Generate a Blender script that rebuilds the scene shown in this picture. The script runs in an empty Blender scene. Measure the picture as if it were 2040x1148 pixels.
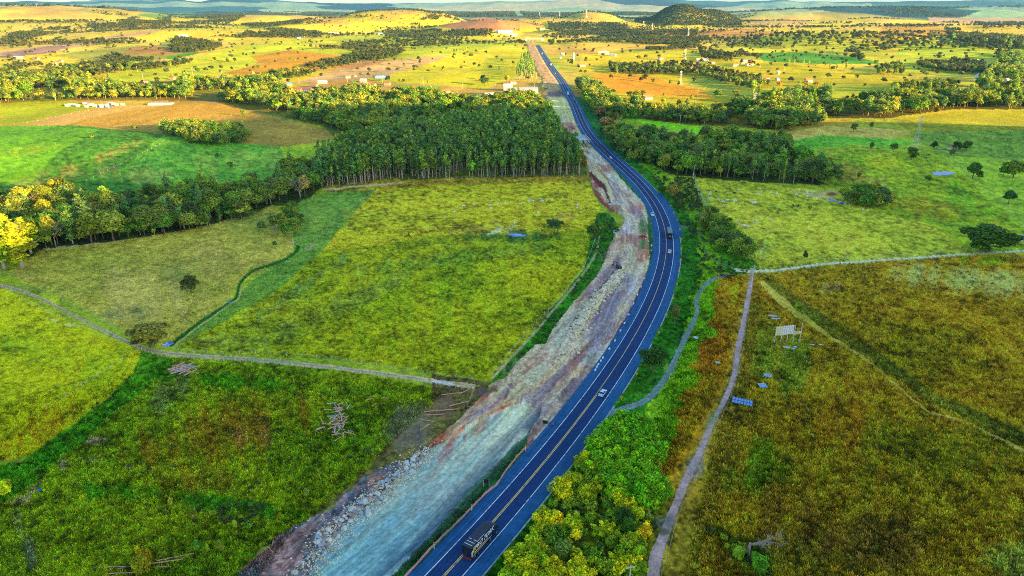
import bpy, bmesh, math, random
import numpy as np
from mathutils import Vector, Matrix
random.seed(7); RNG = np.random.default_rng(7)
S = bpy.context.scene
COL = S.collection
R = math.radians
# ------------------------------------------------------------ camera, sky, sun, exposure
CAMH = 120.0; PITCH = 22.5; F = 1360.0; CX, CY = 1020.0, 574.0
cam = bpy.data.cameras.new('camera'); cam.lens = 24.0; cam.sensor_width = 36.0
cam.clip_start = 1.0; cam.clip_end = 80000
camo = bpy.data.objects.new('camera', cam); COL.objects.link(camo)
camo.location = (0, 0, CAMH); camo.rotation_euler = (R(90 - PITCH), 0, 0)
S.camera = camo
SUN_EL = R(9.5); SUN_DX, SUN_DY = -0.86, 0.51          # direction the light travels over the ground
SUN_AZ = math.atan2(-SUN_DX, -SUN_DY)                   # clockwise from +Y
W = bpy.data.worlds.new('World'); S.world = W; W.use_nodes = True
nt = W.node_tree; bg = nt.nodes['Background']
sky = nt.nodes.new('ShaderNodeTexSky'); sky.sky_type = 'NISHITA'; sky.sun_disc = False
sky.sun_elevation = SUN_EL; sky.sun_rotation = SUN_AZ
sky.air_density = 1.0; sky.dust_density = 0.6; sky.ozone_density = 2.0
nt.links.new(sky.outputs[0], bg.inputs[0]); bg.inputs[1].default_value = 0.115
sun = bpy.data.lights.new('sun', 'SUN'); sun.energy = 5.0; sun.angle = R(0.5); sun.color = (1.0, 0.60, 0.20)
suno = bpy.data.objects.new('sun', sun); COL.objects.link(suno)
L = Vector((SUN_DX, SUN_DY, 0)).normalized() * math.cos(SUN_EL) + Vector((0, 0, -math.sin(SUN_EL)))
suno.rotation_euler = L.to_track_quat('-Z', 'Y').to_euler(); suno.location = (300, -100, 400)
S.view_settings.view_transform = 'Standard'; S.view_settings.look = 'None'
S.view_settings.exposure = 2.13; S.view_settings.gamma = 1.0
S.cycles.max_bounces = 6; S.cycles.diffuse_bounces = 2; S.cycles.transparent_max_bounces = 8
S.cycles.volume_bounces = 0; S.cycles.filter_width = 1.0; S.cycles.pixel_filter_type = 'BLACKMAN_HARRIS'; S.cycles.use_denoising = False

# ------------------------------------------------------------ noise and projection
def hsh(i, j, s):
    n = (i.astype(np.int64) * 374761393 + j.astype(np.int64) * 668265263 + s * 974634777) & 0xffffffff
    n = ((n ^ (n >> 13)) * 1274126177) & 0xffffffff
    return ((n ^ (n >> 16)) & 0xffff) / 65535.0
def vn(x, y, s=0):
    x = np.asarray(x, float); y = np.asarray(y, float)
    xi = np.floor(x); yi = np.floor(y); fx = x - xi; fy = y - yi
    fx = fx * fx * (3 - 2 * fx); fy = fy * fy * (3 - 2 * fy)
    a = hsh(xi, yi, s); b = hsh(xi + 1, yi, s); c = hsh(xi, yi + 1, s); d = hsh(xi + 1, yi + 1, s)
    return (a + (b - a) * fx) * (1 - fy) + (c + (d - c) * fx) * fy
def fbm(x, y, s=0, o=4):
    t = 0; a = 0.5; n = 0
    for k in range(o):
        t = t + a * vn(x * 2 ** k + 17.3 * k, y * 2 ** k - 9.1 * k, s + k); n += a; a *= 0.5
    return t / n
def sst(a, b, x):
    t = np.clip((x - a) / (b - a), 0, 1); return t * t * (3 - 2 * t)
SP, CP = math.sin(R(PITCH)), math.cos(R(PITCH))
def proj(x, y, z):
    d = y * CP + (CAMH - z) * SP
    d = np.where(d > 1, d, 1)
    up = y * SP - (CAMH - z) * CP
    ok = (y * CP + (CAMH - z) * SP) > 5
    return np.where(ok, CX + F * x / d, -99999), np.where(ok, CY - F * up / d, 99999)
def flat(px, py, z=0.0):
    u = (px - CX) / F; v = (py - CY) / F
    dn = SP + v * CP; t = (CAMH - z) / dn
    return u * t, (CP - v * SP) * t
# ------------------------------------------------------------ road line (real metres, from the bend as surveyed)
ROADPX = [(879,1148),(915,1111),(982,1038),(1020,997),(1137,861),(1164,824),(1195,781),(1215,749),(1252,694),(1285,641),(1310,574),
 (1320,542),(1325,502),(1325,474),(1320,437),(1307,407),(1290,382),(1265,354),(1237,329),(1210,309),(1185,287),(1160,240),(1137,195),
 (1120,162),(1102,140),(1087,117),(1075,97),(1066,82)]
rp = [flat(*p) for p in ROADPX]
dx, dy = rp[0][0] - rp[3][0], rp[0][1] - rp[3][1]; n_ = math.hypot(dx, dy)
rp = [(rp[0][0] + dx / n_ * q, rp[0][1] + dy / n_ * q) for q in (400, 200, 60)] + rp
dx, dy = rp[-1][0] - rp[-4][0], rp[-1][1] - rp[-4][1]; n_ = math.hypot(dx, dy)
rp = rp + [(rp[-1][0] + dx / n_ * q, rp[-1][1] + dy / n_ * q) for q in (300, 900, 2500)]
RY = np.array([p[1] for p in rp]); RX = np.array([p[0] for p in rp])
def smooth_road():
    ys = np.arange(RY[0], RY[-1], 2.0); xs = np.interp(ys, RY, RX)
    for it in range(3):
        k = np.where(ys < 500, 12, 40)
        c = np.concatenate([[0], np.cumsum(xs)]); n = len(xs); i = np.arange(n)
        k2 = np.minimum(k, np.minimum(i, n - 1 - i))
        xs = (c[i + k2 + 1] - c[i - k2]) / (2 * k2 + 1)
    g = (ys > RY[2]) & (ys < 1500); c = np.polynomial.Chebyshev.fit(ys[g], np.interp(ys[g], RY, RX), 11); w = np.clip((ys - 1000) / 350, 0, 1); w = w * w * (3 - 2 * w)
    lo = ys < RY[2] + 20; fit = np.where(g, c(np.clip(ys, RY[2], 1500)), xs); w = np.where(lo, 1, w); w = np.maximum(w, np.clip((RY[2] + 50 - ys) / 30, 0, 1))
    print('road fit', np.abs(c(ys[g]) - np.interp(ys[g], RY, RX)).max())
    return ys, fit * (1 - w) + xs * w
RYS, RXS = smooth_road(); RSL = np.gradient(RXS, RYS)
def road_x(y): return np.interp(y, RYS, RXS)
def road_d(x, y):                                       # signed distance, + to the right
    return (x - np.interp(y, RYS, RXS)) / np.sqrt(1 + np.interp(y, RYS, RSL) ** 2)
# ------------------------------------------------------------ terrain
HILLS = []   # x, y, height, sx, sy
def hill_px(px, dist, top, sx, sy, rot=0):
    HILLS.append(((px - CX) / F * dist, dist, CAMH - (top - 11) * dist / F, sx, sy, rot))
hill_px(800, 4300, 19, 300, 380); hill_px(690, 4000, 34, 240, 300); hill_px(860, 4500, 24, 160, 300)
hill_px(1165, 4500, 23, 150, 220); hill_px(1130, 4450, 33, 330, 200); hill_px(1220, 4300, 40, 190, 260); hill_px(1090, 4700, 35, 230, 200)
hill_px(1335, 4300, 14, 120, 170); hill_px(1380, 4350, 20, 125, 170); hill_px(1480, 4500, 40, 420, 300)
hill_px(980, 3500, 36, 250, 260); hill_px(1640, 2500, 60, 230, 260); hill_px(1500, 2700, 72, 230, 220)
hill_px(1900, 2300, 74, 270, 230); hill_px(1800, 3400, 48, 520, 240); hill_px(2020, 3300, 46, 300, 300)
hill_px(100, 5200, 12, 900, 600); hill_px(-400, 4200, 8, 900, 700); hill_px(200, 3700, 38, 560, 330); hill_px(420, 3000, 52, 320, 240)
hill_px(560, 5200, 28, 450, 300)
hill_px(1700, 7500, 16, 1300, 500); hill_px(1550, 6300, 21, 600, 300); hill_px(2040, 8000, 12, 1200, 500)
hill_px(280, 850, 203, 170, 110); hill_px(130, 600, 262, 130, 90); hill_px(500, 640, 275, 110, 60)
hill_px(1760, 560, 292, 85, 60); hill_px(1950, 700, 236, 120, 70); hill_px(1620, 760, 236, 80, 50)
HILLS.append((1000, -70, 258, 210, 400, 0)); HILLS.append((980, -640, 252, 260, 420, 0))     # the ridge that shades the valley floor
def height(x, y):
    x = np.asarray(x, float); y = np.asarray(y, float)
    r = np.hypot(x, y)
    rd = np.abs(x - np.interp(y, RYS, RXS)); rd = np.where(y > 3600, 999, rd)
    m = sst(25, 160, rd)
    a1 = sst(450, 1400, r) * 13; a2 = sst(1600, 5200, r) * 52 * (1 - 0.5 * sst(6500, 9000, r))
    h = (fbm(x / 330, y / 330, 3, 3) - 0.5) * 2 * a1 + (fbm(x / 1150, y / 1150, 11, 4) - 0.45) * 2 * a2
    h = h + (fbm(x / 60, y / 60, 5, 3) - 0.5) * 2.2 * sst(8, 40, rd)
    rg = 1 + (fbm(x / 230, y / 230, 33, 4) - .5) * .35 * sst(1500, 2500, r)
    for hx, hy, hh, sx, sy, ro in HILLS:
        q = ((x - hx) / sx) ** 2 + ((y - hy) / sy) ** 2
        w = np.exp(-0.5 * q * (0.55 + 0.45 * np.minimum(q, 6))); h = h * (1 - w) + np.maximum(hh * rg, h) * w
    ang = np.arctan2(x, y)
    mt = sst(13000, 19000, r) * (1 - 0.6 * sst(24000, 30000, r))
    h = h + mt * (100 + 190 * fbm(ang * 9 + 3, r / 9000, 21, 4) ** 1.3 + 60 * vn(ang * 40, r * 0 + 1, 4) * sst(.45, .8, vn(ang * 11, r * 0 + 4, 9)))
    return h * m
def ray(px, py):
    """where the sight line at a spot of the survey picture meets the terrain"""
    px = np.atleast_1d(np.asarray(px, float)); py = np.atleast_1d(np.asarray(py, float))
    u = (px - CX) / F; v = (py - CY) / F; dn = SP + v * CP; fw = CP - v * SP
    t = 60 * 1.012 ** np.arange(540)
    T = t[None, :]; d = CAMH - dn[:, None] * T - height(u[:, None] * T, fw[:, None] * T)
    hit = np.argmax(d < 0, axis=1); hit = np.where((d < 0).any(axis=1), hit, 539); hit = np.maximum(hit, 1)
    lo = t[hit - 1]; hi = t[hit]
    for _ in range(14):
        mid = (lo + hi) / 2; dd = CAMH - dn * mid - height(u * mid, fw * mid)
        lo = np.where(dd > 0, mid, lo); hi = np.where(dd > 0, hi, mid)
    x = u * hi; y = fw * hi
    return np.stack([x, y, height(x, y)], 1)
def pt(px, py):
    p = ray(px, py)[0]; return Vector((float(p[0]), float(p[1]), float(p[2])))
def ppm(y, x=0, z=0):                                   # picture px per metre at a place
    return F / max(1.0, y * CP + (CAMH - z) * SP)
def lin(c):
    c = np.asarray(c, float) / 255.0
    return np.where(c <= 0.04045, c / 12.92, ((c + 0.055) / 1.055) ** 2.4)
# polar grid: fine inside the view, coarse all round
az = np.concatenate([np.linspace(-53, 53, 1381), np.linspace(53, 307, 122)[1:-1]]) * math.pi / 180
rows = [2.0]
while rows[-1] < 60: rows.append(rows[-1] + 4)
while rows[-1] < 32000:
    r = rows[-1]; px_step = (r * r + CAMH ** 2) / CAMH / 700 * 0.9
    rows.append(r + max(min(px_step, 0.0085 * r), 0.2 if r > 100 else 2.0))
rows = np.array(rows); NR, NA = len(rows), len(az)
print('grid', NR, NA)
RR, AA = np.meshgrid(rows, az, indexing='ij')
GX = (RR * np.sin(AA)).ravel(); GY = (RR * np.cos(AA)).ravel(); GR = RR.ravel(); GA = AA.ravel()
GZ = height(GX, GY)
PX, PY = proj(GX, GY, GZ)
RD = road_d(GX, GY)
def inside(px, py, poly):
    poly = np.asarray(poly, float); x0, y0 = poly.min(0); x1, y1 = poly.max(0)
    res = np.zeros(len(px), bool)
    idx = np.nonzero((px >= x0) & (px <= x1) & (py >= y0) & (py <= y1))[0]
    if len(idx) == 0: return res
    X = px[idx]; Y = py[idx]; c = np.zeros(len(idx), bool); j = len(poly) - 1
    for i in range(len(poly)):
        xi, yi = poly[i]; xj, yj = poly[j]
        if yi != yj: c ^= ((yi > Y) != (yj > Y)) & (X < (xj - xi) * (Y - yi) / (yj - yi) + xi)
        j = i
    res[idx] = c; return res
def linebuf(pts, w):                                    # a path as a polygon; w = px width, or list of widths
    pts = np.asarray(pts, float); n = len(pts)
    w = np.full(n, float(w)) if np.isscalar(w) else np.interp(np.linspace(0, 1, n), np.linspace(0, 1, len(w)), w)
    t = np.gradient(pts, axis=0); t /= np.linalg.norm(t, axis=1)[:, None] + 1e-9
    nn = np.stack([-t[:, 1], t[:, 0]], 1); w = np.asarray(w, float)[:, None] / 2
    return np.concatenate([pts + nn * w, (pts - nn * w)[::-1]])
def cr(pts, k=6):                                       # Catmull-Rom
    P = np.asarray(pts, float); P = np.concatenate([[2 * P[0] - P[1]], P, [2 * P[-1] - P[-2]]]); out = []
    for i in range(1, len(P) - 2):
        for q in range(k):
            t = q / k; a, b, c, d = P[i - 1], P[i], P[i + 1], P[i + 2]
            out.append(0.5 * ((2 * b) + (c - a) * t + (2 * a - 5 * b + 4 * c - d) * t * t + (3 * b - a - 3 * c + d) * t ** 3))
    out.append(P[-2]); return np.array(out)
# ------------------------------------------------------------ land cover: what grows or lies where (albedo per vertex)
ES = np.array([0.375, 0.57, 0.95]); EL = np.array([1.62, 1.50, 1.45])      # light on open ground in the shade / in the sun
EM = np.array([.9, 1.05, 1.2])
def alb(c, mode):
    return np.clip(lin(c) / (ES if mode == 's' else EL if mode == 'l' else EM), 0.006, 0.75)
GC = np.zeros((len(GX), 3)); GM = np.full(len(GX), 0.5)   # colour, mottle
# wobble of every boundary, in metres of real ground turned to picture px
wm = np.clip(GR / 260, 0.5, 8)
fpx = F / np.maximum(GY * CP + CAMH * SP, 5)
wob1 = (fbm(GX / (wm * 4), GY / (wm * 4), 31, 3) - 0.5) * wm * 2.2 * fpx
wob2 = (fbm(GX / (wm * 4), GY / (wm * 4), 57, 3) - 0.5) * wm * 2.2 * fpx * np.clip(CAMH / GR, 0.02, 1)
PXW = PX + wob1; PYW = PY + wob2
shade0 = sst(980, 760, GR) * 1.0
# default patchwork of fields
pal = np.array([alb(c, 'l') for c in [(228,208,40),(215,205,50),(232,192,70),(200,200,40),(230,205,80),(215,170,75),(185,195,35),(236,214,50)]])
def patch(x, y, sz, s):
    ca, sa = math.cos(.5), math.sin(.5); u = (x * ca + y * sa) / sz; v = (-x * sa + y * ca) / sz
    u = u + 0.6 * vn(u, v, s + 5); v = v + 0.6 * vn(u, v, s + 6)
    best = np.full(len(u), 9e9); idn = np.zeros(len(u)); iu = np.floor(u); iv = np.floor(v)
    for a in (-1, 0, 1):
        for b in (-1, 0, 1):
            cu = iu + a + 0.2 + 0.6 * hsh(iu + a, iv + b, s); cv = iv + b + 0.2 + 0.6 * hsh(iu + a, iv + b, s + 1)
            d = (u - cu) ** 2 + (v - cv) ** 2; m = d < best
            best = np.where(m, d, best); idn = np.where(m, hsh(iu + a, iv + b, s + 2), idn)
    return idn
pid = patch(GX, GY, 420, 77)
GC[:] = pal[(pid * 7.99).astype(int)]
f2 = sst(.35, .65, fbm(GX / 500, GY / 300, 8, 4))[:, None]
GC = GC * (1 - 0.5 * f2) + alb((232,205,70), 'l') * 0.5 * f2
near = (sst(1000, 700, GR))[:, None]
GC = GC * (1 - near) + alb((105,140,35), 's') * near
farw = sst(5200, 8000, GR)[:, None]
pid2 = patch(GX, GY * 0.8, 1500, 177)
palf = np.array([alb(c, 'l') for c in [(35,85,95),(150,190,140),(205,200,150),(15,60,85),(160,190,150),(60,115,115)]])  # bluish tones put distance haze into the farthest land colours
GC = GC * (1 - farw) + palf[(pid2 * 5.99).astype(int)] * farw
GM[GR > 1200] = 0.35
def paint(poly, c, mode='s', mot=None, a=1.0, sm=False, k=1):
    p = cr(np.vstack([poly, poly[:1]]), 4)[:-1] if sm else poly
    m = inside(PXW if k else PX, PYW if k else PY, p)
    col = alb(c, mode); GC[m] = GC[m] * (1 - a) + col * a
    if mot is not None: GM[m] = mot
    return m
def blob(px, py, rx, ry, c, mode='s', a=0.8, rot=0, br=0.5):
    ca, sa = math.cos(R(rot)), math.sin(R(rot)); X = PX - px; Y = PY - py
    q = ((X * ca + Y * sa) / rx) ** 2 + ((-X * sa + Y * ca) / ry) ** 2
    i = np.nonzero(q < 2.2)[0]
    n = fbm(GX[i] / (wm[i] * 3.5), GY[i] / (wm[i] * 3.5), int(px) % 97, 5)
    w = (a * sst(1.15, -0.1, q[i] + (n - 0.5) * 3.4))[:, None]
    GC[i] = GC[i] * (1 - w) + alb(c, mode) * w
# far country
paint([(870,52),(960,34),(1085,48),(1035,62),(930,62)], (195,140,90), 'l', .8)
paint([(1270,66),(1500,58),(1560,66),(1470,78),(1350,76)], (212,158,70), 'l')
paint([(1740,77),(1762,50),(1860,52),(1910,66),(1780,78)], (215,165,55), 'l')
paint([(1390,102),(1500,82),(1640,58),(1705,78),(1790,112),(1778,128),(1650,106),(1500,106)], (212,208,45), 'l')
paint([(1500,106),(1600,104),(1700,112),(1765,128),(1640,128),(1520,122)], (92,165,35), 'l')
paint([(1780,112),(1800,86),(1900,74),(2060,90),(2060,118),(1990,116),(1850,132)], (195,208,40), 'l')
paint([(1850,35),(2060,36),(2060,48),(1850,46)], (205,170,125), 'l')
paint([(1480,36),(1640,33),(1600,52),(1480,52)], (212,180,100), 'l')
paint([(270,30),(300,26),(390,26),(385,34),(300,35)], (120,180,60), 'l')
paint([(0,104),(100,90),(300,60),(322,62),(200,86),(90,106),(0,116)], (222,182,125), 'l', .2)
paint([(0,116),(0,106),(95,92),(150,92),(90,107)], (175,140,125), 'l', .2)
paint([(100,112),(200,96),(270,90),(400,104),(330,118),(210,124)], (170,170,60), 'l')
paint([(240,107),(262,96),(310,91),(372,103),(330,110)], (190,142,70), 'l')
paint([(372,88),(395,76),(445,84),(430,92)], (235,195,120), 'l')
paint([(330,112),(398,104),(385,110),(335,118)], (90,170,30), 'l')
paint([(170,160),(250,138),(400,112),(470,92),(600,80),(640,100),(520,112),(500,140),(330,160),(200,166)], (212,216,25), 'l')
paint([(590,84),(700,70),(860,72),(1000,80),(1048,92),(890,112),(800,120),(780,92),(700,86)], (205,212,28), 'l')
paint([(650,80),(740,76),(780,84),(700,88)], (175,190,50), 'l')
paint([(500,112),(580,100),(685,112),(690,126),(560,142),(480,152),(440,146),(520,128)], (215,158,25), 'l', .9)
paint([(0,0),(0,0),(1,1)], (0,0,0), 'l')
paint([(700,148),(860,118),(900,104),(1050,94),(1062,130),(1030,152),(960,178),(860,168),(760,166)], (228,218,18), 'l', .35)
paint([(575,168),(700,130),(780,120),(898,109),(860,126),(760,152),(700,158)], (230,188,120), 'l', .2)
paint([(675,134),(720,122),(770,119),(755,128),(700,138)], (200,150,95), 'l', .6)
paint([(785,170),(880,172),(870,184),(790,180)], (150,190,40), 'l')
paint([(0,175),(0,245),(120,236),(330,200),(200,196)], (190,185,30), 'l')
paint([(0,210),(150,200),(330,206),(240,214),(120,235),(60,246),(0,250)], (196,205,8), 'l', .3)
paint([(40,252),(130,226),(240,208),(350,203),(450,208),(560,238),(700,268),(682,292),(540,294),(330,267),(180,254)], (230,178,60), 'l', .3)
paint([(45,250),(130,228),(250,212),(360,208),(250,222),(160,240),(120,252)], (240,195,95), 'l', .2)
paint([(120,200),(320,197),(340,203),(180,206)], (228,190,95), 'l', .3)
# right lit country
paint([(1150,170),(1160,110),(1290,105),(1620,130),(1760,150),(1880,170),(1850,200),(1600,200),(1440,215),(1240,205),(1190,180)], (224,206,22), 'l', .4)
paint([(1172,146),(1280,150),(1340,165),(1405,180),(1422,196),(1330,192),(1230,186),(1198,168)], (248,176,14), 'l', .3)
paint([(1158,146),(1172,146),(1198,168),(1230,188),(1205,190),(1178,170)], (200,190,60), 'l', .3)
paint([(1362,168),(1400,147),(1465,154),(1482,178),(1425,182)], (190,195,55), 'l', .3)
paint([(1385,184),(1480,176),(1560,182),(1500,192),(1420,190)], (130,160,40), 'l')
paint([(1640,165),(1800,178),(1860,186),(1800,196),(1640,190)], (205,210,40), 'l')
paint([(1760,120),(1960,120),(1960,150),(1780,150)], (190,200,40), 'l')
# left shaded/half lit country
paint([(-200,252),(0,252),(150,250),(300,265),(560,293),(690,290),(600,335),(560,352),(440,372),(200,388),(-200,372)], (74,142,30), 'm', .8)
paint([(330,267),(560,293),(690,290),(600,335),(540,360),(330,372),(240,340),(300,290)], (72,138,42), 's', .7)
m_ = paint([(-200,253),(90,251),(200,258),(120,300),(60,370),(-200,370)], (105,178,10), 'm', .5, a=.8)
blob(175,325,110,12,(150,150,70),'m',a=.6,rot=-22); blob(60,355,90,8,(120,140,60),'m',a=.5,rot=-20); blob(150,350,140,8,(120,140,80),'m',a=.5,rot=-12)
blob(60,300,70,12,(140,175,30),'m',a=.5,rot=-8)
blob(470,320,120,22,(110,150,60),a=.5); blob(300,350,120,20,(125,150,75),a=.5)
paint([(560,293),(700,275),(690,310),(620,340),(575,330)], (130,170,20), 's', .6, a=.7)
# belts' forest floor
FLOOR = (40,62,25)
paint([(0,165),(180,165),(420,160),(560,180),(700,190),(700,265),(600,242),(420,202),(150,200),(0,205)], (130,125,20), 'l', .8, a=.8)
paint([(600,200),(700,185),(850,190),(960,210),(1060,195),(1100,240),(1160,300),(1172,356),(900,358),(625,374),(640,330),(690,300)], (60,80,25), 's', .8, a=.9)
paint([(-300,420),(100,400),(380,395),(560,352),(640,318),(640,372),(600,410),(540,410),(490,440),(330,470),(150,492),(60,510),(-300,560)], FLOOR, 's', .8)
# left pasture by the stream
paint([(20,540),(75,500),(200,486),(350,462),(500,430),(545,408),(592,450),(588,500),(560,520),(480,560),(450,600),(340,690),(270,672),(150,602),(40,562)], (128,142,62), 's', .55)
blob(290,590,120,55,(168,150,88),a=.75,rot=10); blob(430,520,110,40,(140,142,80),a=.5); blob(200,520,100,30,(110,135,50),a=.5); blob(500,440,60,20,(95,125,60),a=.6)
blob(240,625,60,22,(85,105,80),a=.6); blob(350,545,40,18,(90,115,70),a=.5)
paint([(580,430),(600,400),(650,384),(755,375),(640,500),(575,560),(470,640),(350,692),(450,610),(500,560),(588,505)], (80,128,52), 's', .6)
blob(640,440,50,30,(100,140,60),a=.5,rot=-40); blob(600,475,26,8,(150,140,130),a=.6,rot=-30); blob(620,492,20,6,(150,140,140),a=.7,rot=-30)
# central pasture
C1 = [(640,500),(752,375),(900,366),(1172,361),(1190,400),(1197,445),(1183,500),(1120,590),(1060,660),(978,758),(860,745),(700,718),(480,706),(350,694),(420,655),(560,575)]
paint(C1, (112,138,14), 's', .95)
paint([(640,500),(752,375),(900,366),(1172,361),(1190,400),(1192,440),(1160,455),(1080,470),(950,468),(850,470),(760,490)], (140,152,30), 's', .95)
blob(850,600,200,90,(95,138,6),a=.6,rot=-20); blob(1050,570,140,60,(122,145,4),a=.6,rot=-30); blob(560,640,150,50,(100,130,30),a=.6,rot=-20)
blob(700,600,200,18,(88,118,50),a=.6,rot=-25); blob(900,515,260,16,(82,122,40),a=.6,rot=-8); blob(620,560,140,14,(80,120,60),a=.6,rot=-35)
blob(720,650,160,30,(112,132,14),a=.6,rot=10); blob(450,680,100,14,(95,120,50),a=.6); blob(980,480,240,14,(100,135,30),a=.5,rot=-2)
blob(930,458,120,10,(155,140,60),a=.6); blob(1120,430,30,10,(150,140,70),a=.5); blob(760,440,100,30,(135,150,40),a=.4)
blob(1040,470,90,14,(30,85,40),a=.85); blob(1000,455,26,5,(190,165,120),a=.6,rot=35); blob(985,462,18,4,(225,190,140),a=.8,rot=-25); blob(1022,450,16,7,(170,160,130),a=.7,rot=-50)
blob(1110,450,30,14,(40,90,35),a=.7)
paint([(640,370),(760,358),(1030,353),(1172,351),(1176,362),(900,368),(752,377),(650,384)], (120,120,40), 's', .9)
# left foreground
paint([(-400,545),(0,572),(60,600),(150,642),(220,672),(285,703),(262,745),(220,800),(150,840),(60,905),(-400,1010)], (146,166,0), 's', .8)
blob(60,870,110,40,(150,115,10),a=.7,rot=-35); blob(60,700,160,30,(100,145,0),a=.5,rot=10); blob(200,740,90,40,(85,140,5),a=.6,rot=-30); blob(110,640,20,5,(195,185,110),a=.8,rot=20); blob(140,649,18,4,(195,185,120),a=.8)
blob(30,600,80,20,(165,175,0),a=.5)
paint([(285,700),(345,716),(330,745),(270,790),(200,850),(120,915),(30,990),(-400,1160),(-400,1005),(40,920),(140,850),(220,795),(262,745)], (58,122,14), 's', 1.0)
paint([(345,714),(480,716),(700,742),(880,776),(862,802),(790,870),(705,960),(600,1045),(520,1090),(440,1200),(-400,1400),(-400,1160),(30,990),(120,915),(200,850),(270,790),(330,745)], (94,128,14), 's', .95)
blob(460,850,200,60,(98,88,22),a=.75,rot=-12); blob(360,900,160,40,(95,92,10),a=.6); blob(640,800,160,40,(90,120,8),a=.6); blob(620,900,150,70,(72,118,12),a=.5); blob(450,760,160,14,(35,115,10),a=.7,rot=5)
blob(470,1010,160,18,(20,100,12),a=.8,rot=8); blob(240,980,120,22,(24,110,10),a=.7); blob(120,890,140,14,(22,112,20),a=.6,rot=-30); blob(300,1080,180,50,(90,125,5),a=.5); blob(380,960,100,30,(100,90,30),a=.5)
blob(500,870,60,26,(110,95,60),a=.5); blob(60,1110,70,60,(70,95,30),a=.5); blob(700,850,60,60,(60,118,10),a=.5); blob(330,790,60,24,(85,105,80),a=.5,rot=-40); blob(700,780,120,14,(60,110,20),a=.5)
blob(195,878,26,8,(165,140,125),a=.9,rot=-6); blob(116,935,26,12,(165,142,135),a=.9,rot=-45); blob(48,998,26,10,(150,132,125),a=.85,rot=-8); blob(180,918,30,5,(120,130,110),a=.6)
blob(36,1040,14,40,(90,115,90),a=.5,rot=-8); blob(62,1100,14,44,(85,105,110),a=.7,rot=-12); blob(75,970,26,6,(120,125,110),a=.7,rot=-45)
paint([(860,745),(980,762),(950,800),(905,846),(850,896),(790,930),(730,955),(620,1040),(540,1085),(520,1090),(600,1045),(705,960),(790,870),(862,802)], (82,88,50), 's', .9)
paint([(1178,468),(1222,478),(1232,500),(1190,560),(1150,610),(1105,660),(1085,695),(1010,755),(975,768),(978,758),(1060,662),(1122,592),(1165,535)], (36,108,18), 's', .9)
# right side
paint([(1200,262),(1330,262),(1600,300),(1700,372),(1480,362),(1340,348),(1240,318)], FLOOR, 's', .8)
paint([(1150,176),(1230,215),(1290,240),(1400,250),(1600,262),(1650,245),(1600,225),(1440,222),(1240,205)], (80,85,15), 's', .8)
paint([(1475,212),(1600,196),(1760,204),(2060,188),(2060,218),(1900,218),(1760,236),(1560,236)], (110,105,15), 'l', .8)
paint([(1225,222),(1250,218),(1262,236),(1400,252),(1470,262),(1462,276),(1400,272),(1250,240)], (90,170,15), 's', .5)
paint([(1560,240),(1690,238),(1720,252),(1600,266),(1575,262)], (230,190,50), 'l', .4)
paint([(1570,262),(1640,252),(1760,256),(1830,262),(1760,280),(1640,276),(1560,282)], (150,150,78), 's', .4)
paint([(1540,284),(1640,270),(1780,278),(1830,285),(1700,310),(1600,318),(1560,300)], (66,138,36), 's', .7)
paint([(1780,240),(1900,222),(2400,214),(2400,264),(1900,264),(1820,268)], (205,194,30), 'l', .5)
paint([(1820,262),(2400,258),(2400,330),(1900,312),(1840,290)], (84,130,46), 's', .7)
paint([(1570,305),(1700,288),(1840,298),(1900,338),(1990,418),(2060,480),(1940,462),(1780,428),(1680,382),(1600,345)], (100,138,24), 's', .85)
blob(1690,345,60,18,(110,110,40),a=.6,rot=15); blob(1850,415,120,18,(125,125,15),a=.6,rot=12); blob(1930,400,60,20,(80,150,5),a=.5,rot=30); blob(1745,370,40,20,(130,135,70),a=.5); blob(1760,320,60,12,(130,150,10),a=.6)
paint([(1855,308),(1900,312),(2400,330),(2400,520),(2060,480),(1990,418),(1920,350)], (110,158,42), 's', .6)
RP = [(1378,354),(1500,362),(1660,384),(1762,424),(1850,446),(1940,462),(2400,520),(2400,500),(2040,500),(1940,508),(1700,520),(1512,536),(1500,500),(1460,450),(1420,410)]
paint(RP, (130,154,42), 's', .85)
paint([(1840,440),(1950,458),(2400,520),(2400,500),(1940,505),(1900,480)], (90,140,14), 's', .8, a=.7)
blob(1600,470,200,40,(140,155,50),a=.5,rot=12); blob(1500,500,60,20,(95,135,70),a=.5); blob(1620,388,40,9,(175,160,120),a=.8,rot=10)
FAL = [(1512,536),(1700,520),(1940,508),(2900,480),(2900,2200),(1200,2200),(1290,1400),(1345,1062),(1400,940),(1450,805),(1492,640),(1500,560)]
paint(FAL, (128,120,26), 's', 1.0)
blob(1750,900,260,120,(98,112,20),a=.6); blob(1600,1100,160,60,(84,92,30),a=.6); blob(1900,720,160,70,(120,120,18),a=.6); blob(1480,900,60,120,(96,104,26),a=.5)
blob(1940,560,170,34,(190,165,105),a=.75,rot=6); blob(1690,575,60,12,(160,140,90),a=.5); blob(1980,520,60,14,(95,140,15),a=.8); blob(1800,640,200,60,(122,120,8),a=.5,rot=25)
paint(linebuf(cr([(1515,545),(1580,600),(1660,655),(1760,725),(1860,795),(1950,835),(2100,900)]), [12,22,24,22,22,22,30]), (66,94,34), 's', .9, a=.7)
paint(linebuf(cr([(1515,560),(1560,605),(1640,660),(1740,730),(1840,812),(1940,850),(2100,930)]), [10,16,9,5,5,6,8]), (150,155,75), 's', .4, a=.8)
blob(1600,630,60,20,(90,125,20),a=.5,rot=35); blob(1580,730,60,50,(84,122,36),a=.75); blob(1530,700,34,60,(92,128,40),a=.6); blob(1520,930,50,60,(62,108,14),a=.7); blob(1470,960,50,30,(50,98,20),a=.5)
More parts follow.
